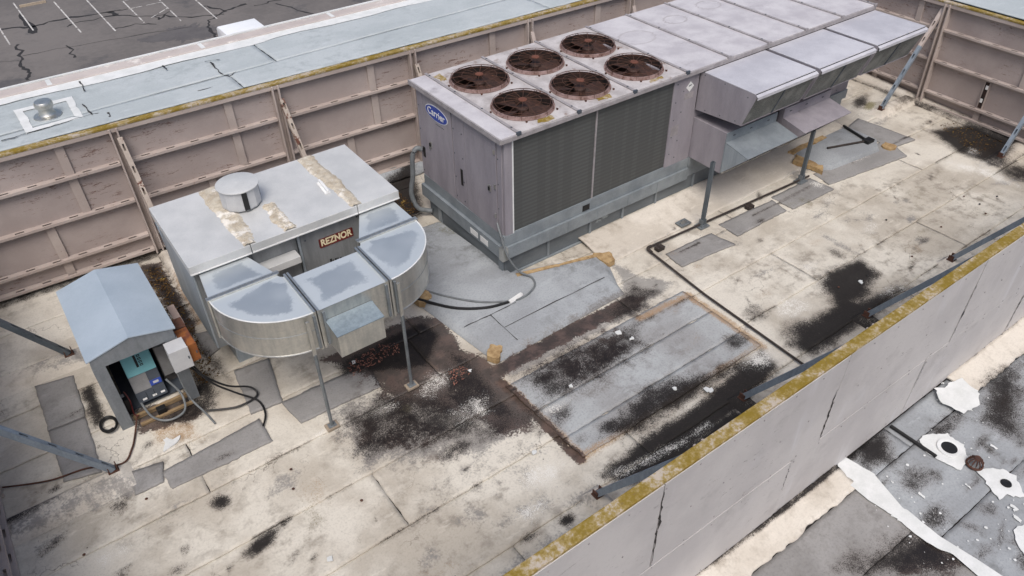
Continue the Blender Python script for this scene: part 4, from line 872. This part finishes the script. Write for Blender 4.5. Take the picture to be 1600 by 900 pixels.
# intake hoods
for i, (xa, xb) in enumerate(((8.97, 10.385), (10.475, 11.895), (11.985, 13.4))):
    yT, yO, yL = 7.41, 6.3, 6.47
    hd = box('hood_top', 'hood', U, xa, xb, yO+.04, 7.33, 2.29, 2.305, .004)
    for x, sg in ((xa, 1), (xb-.012, 1)):
        MB().prism([(x, 7.42, 2.288), (x, yO+.02, 2.288), (x, yO+.01, 2.235), (x, yL+.02, 1.73), (x, 7.42, 1.65)], (.012, 0, 0)).build('hood_side', 'ru_side', hd)
    MB().prism([(xa, yO+.026, 2.29), (xa, yO-.02, 2.268), (xa, yO-.02, 2.222), (xa, yO-.012, 2.222), (xa, yO-.012, 2.258), (xa, yO+.026, 2.278)], (xb-xa, 0, 0)).build('hood_lip', 'hood', hd)
    xm = (xa+xb)/2
    for a, b in ((xa+.02, xm-.012), (xm+.012, xb-.02)):
        MB().prism([(a, yO+.012, 2.235), (a, yO+.032, 2.235), (a, yL+.045, 1.745), (a, yL+.025, 1.74)], (b-a, 0, 0)).build('mesh_filter', 'filter', hd)
    MB().prism([(xm-.01, yO+.002, 2.235), (xm-.01, yO+.03, 2.235), (xm-.01, yL+.03, 1.74), (xm-.01, yL+.01, 1.74)], (.028, 0, 0)).build('filter_divider', 'slate', hd)
    MB().prism([(xa+.012, yL+.02, 1.725), (xa+.012, 7.41, 1.645), (xa+.012, 7.41, 1.655), (xa+.012, yL+.02, 1.738)], (xb-xa-.024, 0, 0)).build('hood_floor', 'ru_side', hd)
    for q_, z_ in ((6.6, 1.76), (6.9, 1.73), (7.2, 1.7), (6.45, 2.2), (6.9, 2.25), (7.3, 2.25)): box('hood_screw', 'slate', hd, xa-.003, xa-.0005, q_, q_+.016, z_, z_+.016, .0)
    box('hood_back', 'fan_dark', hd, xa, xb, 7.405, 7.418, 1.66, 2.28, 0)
# exhaust boxes with flap hoods below
for i, (xa, xb) in enumerate(((8.99, 10.2), (10.38, 11.62))):
    ex = box('exhaust_box', 'ru_side' if i == 0 else 'ru_side', U, xa, xb, 6.73, 7.418, .78, 1.5, .005)
    box('exhaust_front', 'rail' if i == 0 else 'ru_side', ex, xa-.002, xb+.002, 6.712, 6.728, .8, 1.505, .003)
    fm = 'rail' if i == 0 else 'ru_side'
    MB().prism([(xa, 6.71, 1.345), (xa, 6.25, 1.255), (xa, 6.25, 1.245), (xa, 6.71, 1.33)], (xb-xa, 0, 0)).build('flap_top', fm, ex)
    for x in (xa, xb-.01): MB().prism([(x, 6.71, 1.328), (x, 6.252, 1.243), (x, 6.71, .8)], (.01, 0, 0)).build('flap_side', 'cab_side' if i == 0 else fm, ex)
    for t in (.02, .36, .7, .965):
        x = xa+.012+(xb-xa-.03)*t*.99; MB().prism([(x, 6.27, 1.24), (x, 6.3, 1.24), (x, 6.705, .82), (x, 6.69, .8)], (.02, 0, 0)).build('outlet_divider', 'seam', ex)
    MB().prism([(xa+.012, 6.69, .79), (xa+.012, 6.665, .825), (xa+.012, 6.7, .84), (xa+.012, 6.71, .8)], (xb-xa-.024, 0, 0)).build('outlet_sill', 'galv', ex)
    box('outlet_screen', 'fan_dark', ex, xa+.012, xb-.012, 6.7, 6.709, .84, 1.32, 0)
    for t in (.12, .45, .8): box('screw', 'slate', ex, xa+(xb-xa)*t, xa+(xb-xa)*t+.05, 6.704, 6.711, 1.42, 1.435, .001)
box('exhaust_gap_fill', 'fan_dark', U, 10.22, 10.36, 6.8, 7.41, .9, 1.62, .003)  # dark block filling the gap between the two exhaust boxes
box('plate_label', 'white', U, 9.02, 9.1, 7.40, 7.418, .8, .9, .002)
box('rear_rail', 'rail', U, 8.985, 13.36, 7.39, 7.418, .6, .775, .003)
for x in (11.9, 12.6): box('casing_joint', 'slate', U, x, x+.02, 7.412, 7.419, .78, 1.6, .001)
# flexible conduit at the end corner
fc = tag(MB().tube([(5.14, 9.6, 1.25), (5.06, 9.62, 1.28), (4.99, 9.64, 1.15), (4.97, 9.66, .8), (4.93, 9.7, .45), (4.98, 9.62, .2), (5.12, 9.56, .12), (5.19, 9.5, .12)], .04, 10, 6).build('flexible_conduit', 'conduit', None, 0, True), 'grey flexible conduit looping down the back corner of the big unit', 'conduit')
tag(MB().tube([(5.16, 7.55, .95), (5.13, 7.42, .8), (5.16, 7.31, .5), (5.3, 7.22, .2), (5.42, 7.05, .125), (5.3, 6.85, .12), (4.95, 6.78, .12), (4.5, 7.05, .12), (4.15, 7.5, .11), (3.95, 7.9, .1)], .016, 8, 8).build('power_cable', 'conduit', None, 0, True), 'grey cable drooping from the big unit corner onto the grey cricket', 'cable')
tag(MB().tube([(3.75, 7.75, .12), (4.1, 7.2, .115), (4.5, 6.9, .115), (4.9, 6.8, .115)], .022, 8, 6).build('black_cable', 'black', None, 0, True), 'thick black cable crossing the grey cricket behind the duct elbow', 'cable')
tag(MB().tube([(4.82, 6.8, .117), (5.0, 6.82, .13), (5.06, 6.84, .118)], .035, 6, 4).build('cable_joint', 'white', None), 'white taped cable joint lying on the grey cricket', 'cable joint')

# ------------------------------------------------------------------ make-up air unit
N = thing('makeup_air_unit', 'pale-lidded grey heater cabinet with a red badge and round vent cap', 'heater unit', (1.05, 7.95, 0))
box('curb', 'cab_side', N, 1.27, 3.55, 8.06, 9.25, .0, .5, .004)
box('side_panel', 'cab_side', N, 1.06, 1.08, 7.96, 9.4, .48, 1.72, .003); box('side_panel', 'cab_side', N, 3.76, 3.78, 7.96, 9.4, .48, 1.72, .003); box('rear_panel', 'cab_grey', N, 1.082, 3.758, 9.38, 9.4, .48, 1.72, .003); box('floor_pan', 'cab_grey', N, 1.07, 3.77, 7.97, 9.39, .46, .479, 0)
box('front_panel', 'cab_grey', N, 1.082, 1.78, 7.97, 8.0, .48, 1.72, .003)
bp = box('burner_bay', 'cab_grey', N, 1.79, 2.37, 8.0, 8.02, .48, 1.72, .003); MB().box(1.83, 2.33, 7.82, 7.999, 1.36, 1.46).build('drip_ledge', 'lid', bp, .006)
dd = box('service_door', 'cab_grey', N, 2.41, 3.27, 7.955, 7.985, .48, 1.7, .005); box('front_panel', 'cab_side', N, 3.28, 3.758, 7.97, 8.0, .48, 1.72, .003); box('corner_channel', 'cab_side', N, 2.375, 2.405, 7.95, 7.99, .48, 1.7, .003)
bg_ = box('badge', 'red', dd, 2.64, 3.12, 7.948, 7.9545, 1.37, 1.5, .012); lettering('badge_lettering', 'REZNOR', .135, 'badge_cream', Vector((2.88, 7.9465, 1.435)), (1, 0, 0), (0, 0, 1), dd, 0, .0045, .82)
for k, (w_, h_) in enumerate(((.035, .055), (.02, .03), (.03, .035), (.018, .03), (.03, .02))): box('door_mark', 'black', dd, 2.74+.035*k, 2.74+.035*k+w_*.8, 7.952, 7.9545, 1.09, 1.09+h_, 0)
for p in ((2.46, 1.55), (3.2, 1.62)): box('door_screw', 'slate', dd, p[0], p[0]+.02, 7.95, 7.9545, p[1], p[1]+.02, .001)
for k, (xa, xb) in enumerate(((1.03, 1.775), (1.785, 3.2), (3.21, 3.81))):
    ld = box('lid_panel', 'lid', N, xa, xb, 7.86, 9.44, 1.725, 1.85, .006)
    box('lid_trim', 'white', ld, xa, xb, 7.852, 7.859, 1.728, 1.745, .001)
def tape(x0, y0=7.87, y1=9.42, name='seam_tape'):
    n = 40; ys = np.linspace(y0, y1, n); wl = .07+np.abs(np.cumsum(rng.normal(0, .014, n)))*.5; wr = .07+np.abs(np.cumsum(rng.normal(0, .014, n)))*.5; wl = np.clip(wl, .04, .14); wr = np.clip(wr, .04, .14)
    mb = MB(); vs = []
    for k in range(n):
        for t in range(6): vs.append((x0-wl[k]+(wl[k]+wr[k])*t/5+rng.normal(0, .004), ys[k], 1.8505+(.012+rng.uniform(0, .014))*(1 if 0 < t < 5 else 0)))
    mb.add(vs, [(k*6+t, k*6+t+1, k*6+t+7, k*6+t+6) for k in range(n-1) for t in range(5)]); return mb.build(name, 'tar', N)
tape(1.78); tape(2.3, 7.87, 8.58); tape(3.205)
vc = (2.04, 8.8, 1.85)
cp = MB().lathe([(.245, .03), (.25, .05), (.25, .29), (.245, .3)], vc, 12).build('vent_drum', 'box_white', N, 0)
MB().lathe([(.27, .3), (.27, .312), (.24, .325), (.001, .34)], vc, 36).build('vent_lid', 'lid', cp, 0, True)
MB().lathe([(.2, 0), (.2, .1)], vc, 24).build('vent_neck', 'galv', cp)
for a0 in (-math.pi/2-.05, .15):
  MB().prism([(vc[0]+.256*math.cos(a0+d), vc[1]+.256*math.sin(a0+d), vc[2]+.04) for d in (-.13, .13)]+[(vc[0]+.256*math.cos(a0+d), vc[1]+.256*math.sin(a0+d), vc[2]+.295) for d in (.13, -.13)], (-.012*math.cos(a0), -.012*math.sin(a0), 0)).build('vent_slot', 'black', cp)
ch = tag(MB().prism([(2.99, 8.35, 1.853), (3.07, 8.35, 1.853), (3.07, 8.35, 1.863), (3.045, 8.35, 1.863), (3.045, 8.35, 1.9), (3.02, 8.35, 1.9), (3.02, 8.35, 1.863), (2.99, 8.35, 1.863)], (.03, .33, 0)).build('channel_offcut', 'white', None), 'short white channel offcut lying on the pale heater lid', 'channel')

# ------------------------------------------------------------------ ductwork
D = thing('sheet_metal_duct', 'galvanised duct bending out of and back into the heater, tops chalked white', 'duct', (2.4, 6.3, 1.27))
ZB, ZT = 1.27, 1.78
def duct_top(pts_fn, nu, nv, edge, parent, name='duct_top'):
    u, v = np.meshgrid(np.linspace(0, 1, nu), np.linspace(0, 1, nv)); P = np.array([pts_fn(a, b) for a, b in zip(u.ravel(), v.ravel())])
    idx = np.arange(nu*nv).reshape(nv, nu); F = np.stack([idx[:-1, :-1], idx[:-1, 1:], idx[1:, 1:], idx[1:, :-1]], -1).reshape(-1, 4)
    me = bpy.data.meshes.new(name); me.from_pydata([tuple(p) for p in P], [], [tuple(f) for f in F]); me.materials.append(MT['duct_top'])
    d = np.minimum(np.minimum(u, 1-u), np.minimum(v, 1-v)).ravel(); val = np.clip((d-edge*.35)/edge, 0, 1)*.75
    a = me.color_attributes.new('stain_a', 'FLOAT_COLOR', 'POINT'); c = np.ones((len(val), 4), np.float32); c[:, 0] = val; c[:, 1:3] = 0; a.data.foreach_set('color', c.ravel())
    o = bpy.data.objects.new(name, me); COL.objects.link(o); return adopt(o, parent)
def flange(p0, p1, parent, w=.026, out=.022):
    """standing seam round the duct section between two plan points"""
    p0, p1 = Vector((*p0, 0)), Vector((*p1, 0)); d = (p1-p0).normalized(); n = Vector((-d.y, d.x, 0)); a, b = p0-d*out, p1+d*out; m_ = MB()
    q = [a-n*w/2, a+n*w/2, b+n*w/2, b-n*w/2]
    m_.prism([(v.x, v.y, ZT+.002) for v in q], (0, 0, out)); m_.prism([(v.x, v.y, ZB-out) for v in q], (0, 0, out-.002))
    for e, f in ((a, p0-d*.002), (p1+d*.002, b)):
        m_.prism([(v.x, v.y, ZB) for v in (e-n*w/2, e+n*w/2, f+n*w/2, f-n*w/2)], (0, 0, ZT-ZB+.001))
    return m_.build('flange', 'galv', parent)
# straight middle
mid = MB(); mid.box(1.93, 2.79, 6.34, 7.06, ZB, ZT-.004); MID = mid.build('straight_duct', 'galv', D)
duct_top(lambda u, v: (1.93+.86*u, 6.34+.72*v, ZT+.006*math.sin(3.1*u)*math.sin(3.1*v)), 24, 20, .2, MID)
# elbows: sector in plan from inner corner
def elbow(cx, cy, r0, r1, a0, a1, parent, name):
    n = 22; m_ = MB(); an = [R(a0+(a1-a0)*k/(n-1)) for k in range(n)]
    o_ = [(cx+r1*math.cos(a), cy+r1*math.sin(a)) for a in an]; i_ = [(cx+r0*math.cos(a), cy+r0*math.sin(a)) for a in an]
    vs = [(x, y, ZB) for x, y in o_]+[(x, y, ZT-.003) for x, y in o_]+[(x, y, ZB) for x, y in i_]+[(x, y, ZT-.003) for x, y in i_]
    fs = [(k, k+1, n+k+1, n+k) for k in range(n-1)]+[(2*n+k+1, 2*n+k, 3*n+k, 3*n+k+1) for k in range(n-1)]+[(k+1, k, 2*n+k, 2*n+k+1) for k in range(n-1)]
    m_.add(vs, fs); e = m_.build(name, 'galv', parent, 0, True)
    duct_top(lambda u, v: (cx+(r0+(r1-r0)*v)*math.cos(R(a0+(a1-a0)*u)), cy+(r0+(r1-r0)*v)*math.sin(R(a0+(a1-a0)*u)), ZT+.006*math.sin(3.1*u)*math.sin(3.1*v)), 26, 20, .16, e)
    # folded top and bottom edges and a girth crease
    for z, rr in ((ZT+.002, .009), (ZB, .009)): MB().tube([(x, y, z) for x, y in o_], rr, 6).build('folded_edge', 'white_coat' if z > 1.5 else 'galv', e)
    MB().tube([(cx+(r1+.001)*math.cos(a), cy+(r1+.001)*math.sin(a), (ZB+ZT)/2+.02) for a in an], .003, 4).build('crease', 'galv_dark', e)
    return e
EL = elbow(1.9, 7.2, .07, .86, 180, 270, D, 'elbow'); ER = elbow(2.82, 7.2, .07, .86, 270, 360, D, 'elbow')
for dx_ in (-.02, .02): flange((1.912+dx_, 6.34), (1.912+dx_, 7.13), D); flange((2.806+dx_, 6.34), (2.806+dx_, 7.1), D)
# transitions into the heater: rise to the cabinet front
for nm, xa, xb, xa2, xb2 in (('transition', 1.04, 1.83, 1.13, 1.7), ('transition', 2.89, 3.68, 3.25, 3.74)):
    m_ = MB(); A_ = [(xa, 7.225), (xb, 7.225), (xb2, 7.94), (xa2, 7.94)]
    m_.add([(x, y, ZB if k < 2 else 1.1) for k, (x, y) in enumerate(A_)]+[(x, y, ZT-.004 if k < 2 else 1.68) for k, (x, y) in enumerate(A_)], [(0, 3, 2, 1), (4, 5, 6, 7), (0, 1, 5, 4), (1, 2, 6, 5), (3, 0, 4, 7)])
    T_ = m_.build(nm, 'galv', D)
    duct_top(lambda u, v: ((A_[0][0]*(1-u)+A_[1][0]*u)*(1-v)+(A_[3][0]*(1-u)+A_[2][0]*u)*v, 7.225+.715*v, ZT+.002+(1.685-ZT)*v), 22, 20, .2, T_)
    flange((xa-.005, 7.212), (xb+.005, 7.212), D); flange((xa-.005, 7.248), (xb+.005, 7.248), D)
# weather box on the duct face
wb = MB(); wb.prism([(2.0, 6.33, 1.6), (2.0, 6.06, 1.56), (2.0, 6.06, 1.25), (2.0, 6.33, 1.25)], (.56, 0, 0)); WB = wb.build('damper_box', 'galv', D, .004); MB().prism([(1.99, 6.335, 1.615), (1.99, 6.05, 1.572), (1.99, 6.05, 1.562), (1.99, 6.335, 1.603)], (.58, 0, 0)).build('box_lid', 'galv_blue', WB)
# sealed vertical joints
for x in (1.86, 1.97, 2.75, 2.86): MB().box(x, x+.03, 6.312, 6.3385, ZB+.01, ZT-.03).build('joint_strip', 'galv_dark', D)
for k, (x, lb) in enumerate(((1.78, 'thin grey support pipe under the duct beside the damper box, on a bare pad'), (2.9, 'thin grey support pipe under the duct elbow standing in the wet dark stain'))):
    t = thing('duct_support', lb, 'support', (x, 6.3, 0), 'pipes holding up the duct')
    MB().tube([(x, 6.3, .05), (x, 6.3, ZB-.03)], .021, 10).build('pipe', 'galv_dark', t); MB().box(x-.08, x+.08, 6.24, 6.36, .012, .045).build('base_block', 'wood' if False else 'concrete', t, .006); MB().box(x-.05, x+.05, 6.26, 6.34, .046, .054).build('base_plate', 'galv_dark', t, .002)
    MB().box(x-.02, x+.02, 6.285, 6.31, ZB-.04, ZT-.05).build('strap', 'galv', t, .002)

# ------------------------------------------------------------------ electrical shelter
S = thing('equipment_shelter', 'small gabled grey sheet-metal shelter with pale blue roof and open front', 'shelter', (.17, 8.5, 0))
MB().prism([(-.33, 7.78, 1.165), (.165, 7.78, 1.29), (.165, 7.78, 1.302), (-.335, 7.78, 1.18)], (0, 1.58, 0)).build('roof_sheet', 'shed_roof', S); MB().prism([(.66, 7.78, 1.165), (.165, 7.78, 1.29), (.165, 7.78, 1.302), (.665, 7.78, 1.18)], (0, 1.58, 0)).build('roof_sheet', 'shed_roof', S)
MB().prism([(-.3, 7.79, 1.03), (.63, 7.79, 1.03), (.63, 7.79, 1.16), (.165, 7.79, 1.28), (-.3, 7.79, 1.16)], (0, .012, 0)).build('gable_fascia', 'shed_side', S)
box('side_wall', 'shed_side', S, -.3, -.285, 7.93, 9.3, .02, 1.15, .002); box('side_wall', 'shed_side', S, .615, .63, 8.3, 9.3, .02, 1.15, .002); box('rear_wall', 'shed_side', S, -.284, .614, 9.285, 9.3, .02, 1.16, .002)
def cpost(x, y, sx_): 
    m_ = MB(); m_.box(x-.07, x+.07, y, y+.012, .0, 1.028); m_.box(x-.07 if sx_ < 0 else x+.058, x-.058 if sx_ < 0 else x+.07, y+.0125, y+.14, .0, 1.028); return m_.build('post', 'shed_side', S, .002)
cpost(-.24, 7.79, -1); cpost(.575, 7.79, 1)
box('inside_lining', 'shed_in', S, -.283, -.27, 7.95, 9.28, .05, 1.02, 0); box('floor_plate', 'slate', S, -.16, .6, 8.02, 9.2, .03, .05, .003)
box('sill_board', 'wood', S, -.15, .6, 7.86, 7.9, .01, .07, .004); box('sill_board', 'wood', S, -.1, .55, 7.7, 7.74, .012, .05, .004)
I = thing('inverter_charger', 'teal-topped power inverter with dark base leaning inside the shelter', 'inverter', (.16, 8.1, .05))
tilt = Matrix.Translation((.155, 7.97, .12)) @ Matrix.Rotation(R(66), 4, 'X')
def tl(o): o.data.transform(tilt); return o
ib = tl(MB().box(-.175, .175, 0, .7, -.2, 0).build('case', 'slate', I, .008)); tl(MB().box(-.172, .172, .37, .695, .001, .02).build('cover', 'teal', I, .006)); tl(MB().box(-.17, .03, .15, .365, .001, .01).build('rating_label', 'box_grey', I, .002)); tl(MB().box(.032, .17, .2, .365, .001, .012).build('display_panel', 'slate', I, .002)); tl(MB().box(.03, .165, .17, .24, .0125, .022).build('display_bezel', 'blue', I, .003)); tl(MB().box(.065, .13, .19, .22, .0225, .025).build('display', 'box_white', I, .001))
for q in (-.12, .0, .1): tl(MB().box(q, q+.05, .03, .055, .001, .004).build('terminal_label', 'white', I))
for q in (-.06, .03): tl(MB().box(q, q+.006, .02, .12, .001, .004).build('case_groove', 'black', I))
for k in range(4): tl(MB().box(.012, .05, .465+.04*k, .493+.04*k, .0205, .0225).build('logo_mark', 'black', I)); tl(MB().box(.02, .042, .474+.04*k, .482+.04*k, .0226, .0236).build('logo_gap', 'teal', I))
tl(MB().box(-.03, .0, .46, .62, .0205, .0225).build('logo_bar', 'black', I)); MB().box(.05, .26, 8.25, 8.28, .051, .4).build('stand', 'slate', I)
def jbox(name, label, mat, x0, x1, y0, y1, z0, z1, cat, lidmat=None):
    t = thing(name, label, cat, ((x0+x1)/2, (y0+y1)/2, z0)); box('case', mat, t, x0, x1, y0+.02, y1, z0, z1, .006); box('door', lidmat or mat, t, x0-.004, x1+.004, y0, y0+.018, z0-.004, z1+.004, .005); box('door_latch', 'slate', t, x1-.03, x1-.015, y0-.008, y0-.0005, (z0+z1)/2-.02, (z0+z1)/2+.02, .002); return t
jbox('junction_box', 'off-white junction box on the open corner of the shelter', 'box_white', .47, .69, 7.55, 7.77, .72, 1.03, 'junction box')
ob = jbox('switch_box', 'rusty orange switch box on the outer side of the shelter', 'orange', .635, .8, 7.62, 7.98, .72, .98, 'switch box'); box('rust_cap', 'rust', ob, .64, .8, 7.99, 8.2, .74, .985, .005)
MB().box(.37, .56, 8.245, 8.28, .051, .8).build('mounting_board', 'shed_in', S)
jbox('breaker_box', 'grey breaker box inside the shelter beside the inverter', 'box_grey', .38, .55, 8.1, 8.24, .28, .75, 'breaker box')
tb = tag(MB().box(.74, .83, 8.3, 8.75, .78, .8).build('loose_board', 'taupe_board', None, .003), 'taupe board lying along the side of the shelter above dead leaves', 'board'); box('board_bearer', 'wood', tb, .72, .82, 8.45, 8.5, .02, .779, .003)
for lb, pts, r_, mt_ in (('black cable looping from the junction box out onto the roof, upper of two', [(.62, 7.7, .72), (.72, 7.62, .5), (.95, 7.5, .25), (1.2, 7.42, .13), (1.22, 7.3, .06), (.95, 7.28, .05), (.62, 7.45, .05)], .013, 'black'),
                         ('black cable running from the shelter corner to a taped end on a pad', [(.66, 7.7, .72), (.78, 7.55, .4), (1.0, 7.4, .18), (1.2, 7.22, .06), (1.2, 6.98, .04), (1.1, 6.8, .035)], .013, 'black'),
                         ('thick grey conduit curling out of the shelter front', [(.36, 7.9, .4), (.45, 7.75, .2), (.4, 7.58, .08), (.2, 7.55, .07), (.05, 7.7, .09), (.0, 7.9, .2)], .014, 'conduit'),
                         ('grey conduit down the open shelter post to the roof', [(.5, 7.74, .72), (.5, 7.7, .4), (.53, 7.66, .12), (.6, 7.45, .03), (.64, 7.2, .025)], .013, 'conduit'),
                         ('thin reddish-brown hose lying across the grey pads to the shelter', [(-1.7, 7.75, .03), (-1.2, 7.5, .035), (-.8, 7.42, .035), (-.45, 7.25, .03), (-.3, 7.4, .03), (-.2, 7.62, .03), (-.1, 7.85, .08)], .011, 'rust'),
                         ('thin red lead hanging inside the shelter by the inside lining', [(-.12, 8.05, .35), (-.1, 7.95, .25), (-.12, 7.88, .1), (-.08, 7.84, .08)], .007, 'red'),
                         ('black coiled hose ring in the dark stain beside the shelter', [(-.42+.09*math.cos(a*.6), 7.95+.13*math.sin(a*.6), .03+.002*a) for a in range(20)], .016, 'black')):
    tag(MB().tube(pts, r_, 7, 6).build('cable' if 'hose' not in lb else 'hose', mt_, None, 0, True), lb, 'hose' if 'hose' in lb else 'cable')
for k, (x, y, z) in enumerate(((-.17, 8.1, .25), (-.14, 7.98, .3))):
    t = tag(MB().box(x-.03, x+.03, y-.04, y+.04, .051, z).build('relay', 'black' if k else 'box_white', None, .006), ['small white relay block on the shelter floor by the lining', 'small black relay block at the front of the shelter floor'][k], 'relay')
tag(MB().box(.12, .23, 7.72, 7.8, .051, .13).build('charger_brick', 'black', None, .01), 'black charger brick hanging below the inverter at the shelter front', 'charger')

# ------------------------------------------------------------------ posts, pipes, odds and ends
for (x, y, h, mt_, lb) in ((8.56, 6.56, 1.22, 'strut_dark', 'slotted steel post standing on the pipe run before the side panel'), (10.99, 6.47, 1.02, 'strut_dark', 'slotted steel post standing at the far grey cricket below the intake hoods')):
    p = strut('slotted_post', lb, (x, y, .06), (x, y, h), .055, (mt_, mt_), 1., 'slotted posts before the big unit', .035, .085)
    b_ = MB(); b_.box(-.1, .1, -.08, .08, -.045, -.02); b_.box(-.06, .06, -.05, .05, -.019, .0); b_.box(-.045, -.032, -.04, .04, .001, .1); b_.box(.032, .045, -.04, .04, .001, .1); b_.build('base', 'galv_dark', p, .003)
cp_ = thing('condensate_pipe', 'dark pipe run on the roof from the far post, turning toward the front screen', 'pipe', (7.37, 6.6, 0))
MB().tube([(7.4, 6.62, .06), (11.2, 6.46, .06)], .018, 8).build('long_run', 'dark_pipe', cp_); MB().tube([(7.36, 6.57, .05), (7.26, 5.3, .045), (7.22, 3.6, .045), (7.2, 2.45, .045)], .017, 8).build('cross_run', 'dark_pipe', cp_); MB().tube([(7.46, 6.62, .06), (7.38, 6.61, .058), (7.36, 6.5, .05)], .025, 8, 4).build('elbow', 'dark_pipe', cp_)
for x, y in ((7.55, 6.52), (9.6, 6.45)):
    sb = thing('pipe_support', ['dark rubber block at the pipe elbow', 'dark bent strap beside the straight pipe run'][x > 8], 'pipe support', (x, y, 0)); MB().box(x-.07, x+.07, y-.05, y+.05, .01, .075).build('block', 'dark_pipe', sb, .008); MB().box(x-.02, x+.02, y-.06, y+.06, .076, .082).build('strap', 'dark_pipe', sb, .002)
jb = thing('cover_plate', 'small grey cover plate lying on the cream cant by the slotted post', 'cover', (8.35, 6.78, .03)); MB().box(8.24, 8.46, 6.7, 6.86, .035, .06).build('plate', 'galv_dark', jb, .004); MB().box(8.29, 8.41, 6.74, 6.82, .061, .068).build('lid', 'galv', jb, .003)
zp = MB().tube([(12.2, 6.82, .13), (13.0, 6.55, .13)], .02, 8).build('pipe', 'dark_pipe', None); tag(zp, 'short dark pipe lying on the far grey cricket', 'pipe')
zq = MB().tube([(13.2, 7.18, .13), (13.05, 6.6, .13)], .025, 8).build('pipe', 'black', None); tag(zq, 'black tube across the end of the far grey cricket', 'pipe')
box_ = tag(MB().box(12.95, 13.15, 6.46, 6.6, .1, .16).build('pipe_junction', 'black', None, .008), 'black junction block on the far grey cricket', 'junction')
# white coating spill by the shelter, scraps
SC = [(0.96,4.68),(2.50,7.14),(3.65,6.07),(5.69,5.45),(5.76,5.27),(5.57,4.23),(5.91,3.95),(9.36,4.11),(-0.25,4.53),(5.28,6.28),(4.52,5.07),(5.88,3.97),(3.53,4.52)]
for i, (x, y) in enumerate(SC):
    if i == 8: continue
    s_ = splat('white_scrap', 'white_coat', [(x-.03, y-.02), (x+.02, y-.03), (x+.035, y+.015), (x-.01, y+.03)], .026+.012*(3.9 < x < 7.1), None, .008, .012)
    tag(s_, 'small white flake of coating lying loose on the roof', 'flake', 'loose white flakes')
x, y = [(0.11,7.24)][0]
tag(splat('coating_spill', 'white_coat', [(x-.1, y-.08), (x+.1, y-.02), (x+.12, y+.04), (x+.02, y+.02), (x-.02, y+.11), (x-.07, y+.1), (x-.06, y+.02)], .026, None, .012, .015), 'white spill of coating in front of the shelter', 'spill')
for i, (x, y) in enumerate([(11.12,4.85),(12.82,4.47),(12.60,3.97),(13.27,4.13),(11.65,4.20),(10.54,4.03),(12.80,4.18),(1.11,6.00),(-0.36,6.59),(-1.13,7.11),(-1.09,6.27),(8.99,4.25),(9.57,4.16),(1.57,5.13),(1.02,5.73)]):
    t_ = MB(); t_.lathe([(.001, .008), (.012, .012), (.018, .02), (.01, .028), (.001, .03)], (x, y, 0), 7); tag(t_.build('pebble', 'rust' if i % 3 else 'black', None), 'small dark pebble on the cream roof', 'pebble', 'dark pebbles strewn over the roof')
def litter(name, label, poly_, n, mat, z=.02, smin=.012, smax=.035):
    P = np.array(poly_); mb = MB(); lo, hi = P.min(0), P.max(0); k = 0
    while k < n:
        p = rng.uniform(lo, hi); ins = False
        for i in range(len(P)):
            a, b = P[i], P[(i+1) % len(P)]
            if (a[1] > p[1]) != (b[1] > p[1]) and p[0] < (b[0]-a[0])*(p[1]-a[1])/(b[1]-a[1])+a[0]: ins = not ins
        if not ins: continue
        k += 1; s = rng.uniform(smin, smax); a = rng.uniform(0, 6.28); q = rng.normal(0, .25, 4)*s; zz = z+rng.uniform(0, .02); c, sn = math.cos(a)*s, math.sin(a)*s
        mb.add([(p[0]-c, p[1]-sn, zz+q[0]), (p[0]+sn*.45, p[1]-c*.45, zz+q[1]), (p[0]+c, p[1]+sn, zz+q[2]), (p[0]-sn*.45, p[1]+c*.45, zz+q[3])], [(0, 1, 2, 3)])
    return tag(mb.build(name, mat, None), label, 'leaves', None, 'stuff')
litter('leaf_litter', 'brown leaf litter in the gap behind the end of the big unit', [(4.15, 9.55), (5.1, 9.75), (5.1, 11.0), (4.2, 11.1)], 1500, 'leaf', .012, .01, .026)
litter('leaf_litter', 'brown leaf litter between the shelter and the heater', [(.7, 7.95), (.98, 8.0), (1.05, 10.9), (.62, 10.9)], 1100, 'leaf', .012, .01, .026)
litter('leaf_litter', 'dead leaves in the black puddle by the far screen', [(14.35, 5.1), (15.3, 5.0), (15.5, 6.0), (14.9, 6.2)], 420, 'leaf', .012, .01, .022)
litter('leaf_litter', 'reddish leaves heaped in the wet stain behind the duct support', [(2.35, 6.9), (3.1, 6.95), (3.2, 7.1), (2.9, 7.25), (2.4, 7.15)], 260, 'pink_leaf', .014, .008, .02)
litter('leaf_litter', 'reddish leaves beside the dark stain at the cricket', [(3.35, 6.0), (3.62, 6.0), (3.65, 6.2), (3.4, 6.25)], 70, 'pink_leaf', .014, .008, .02)
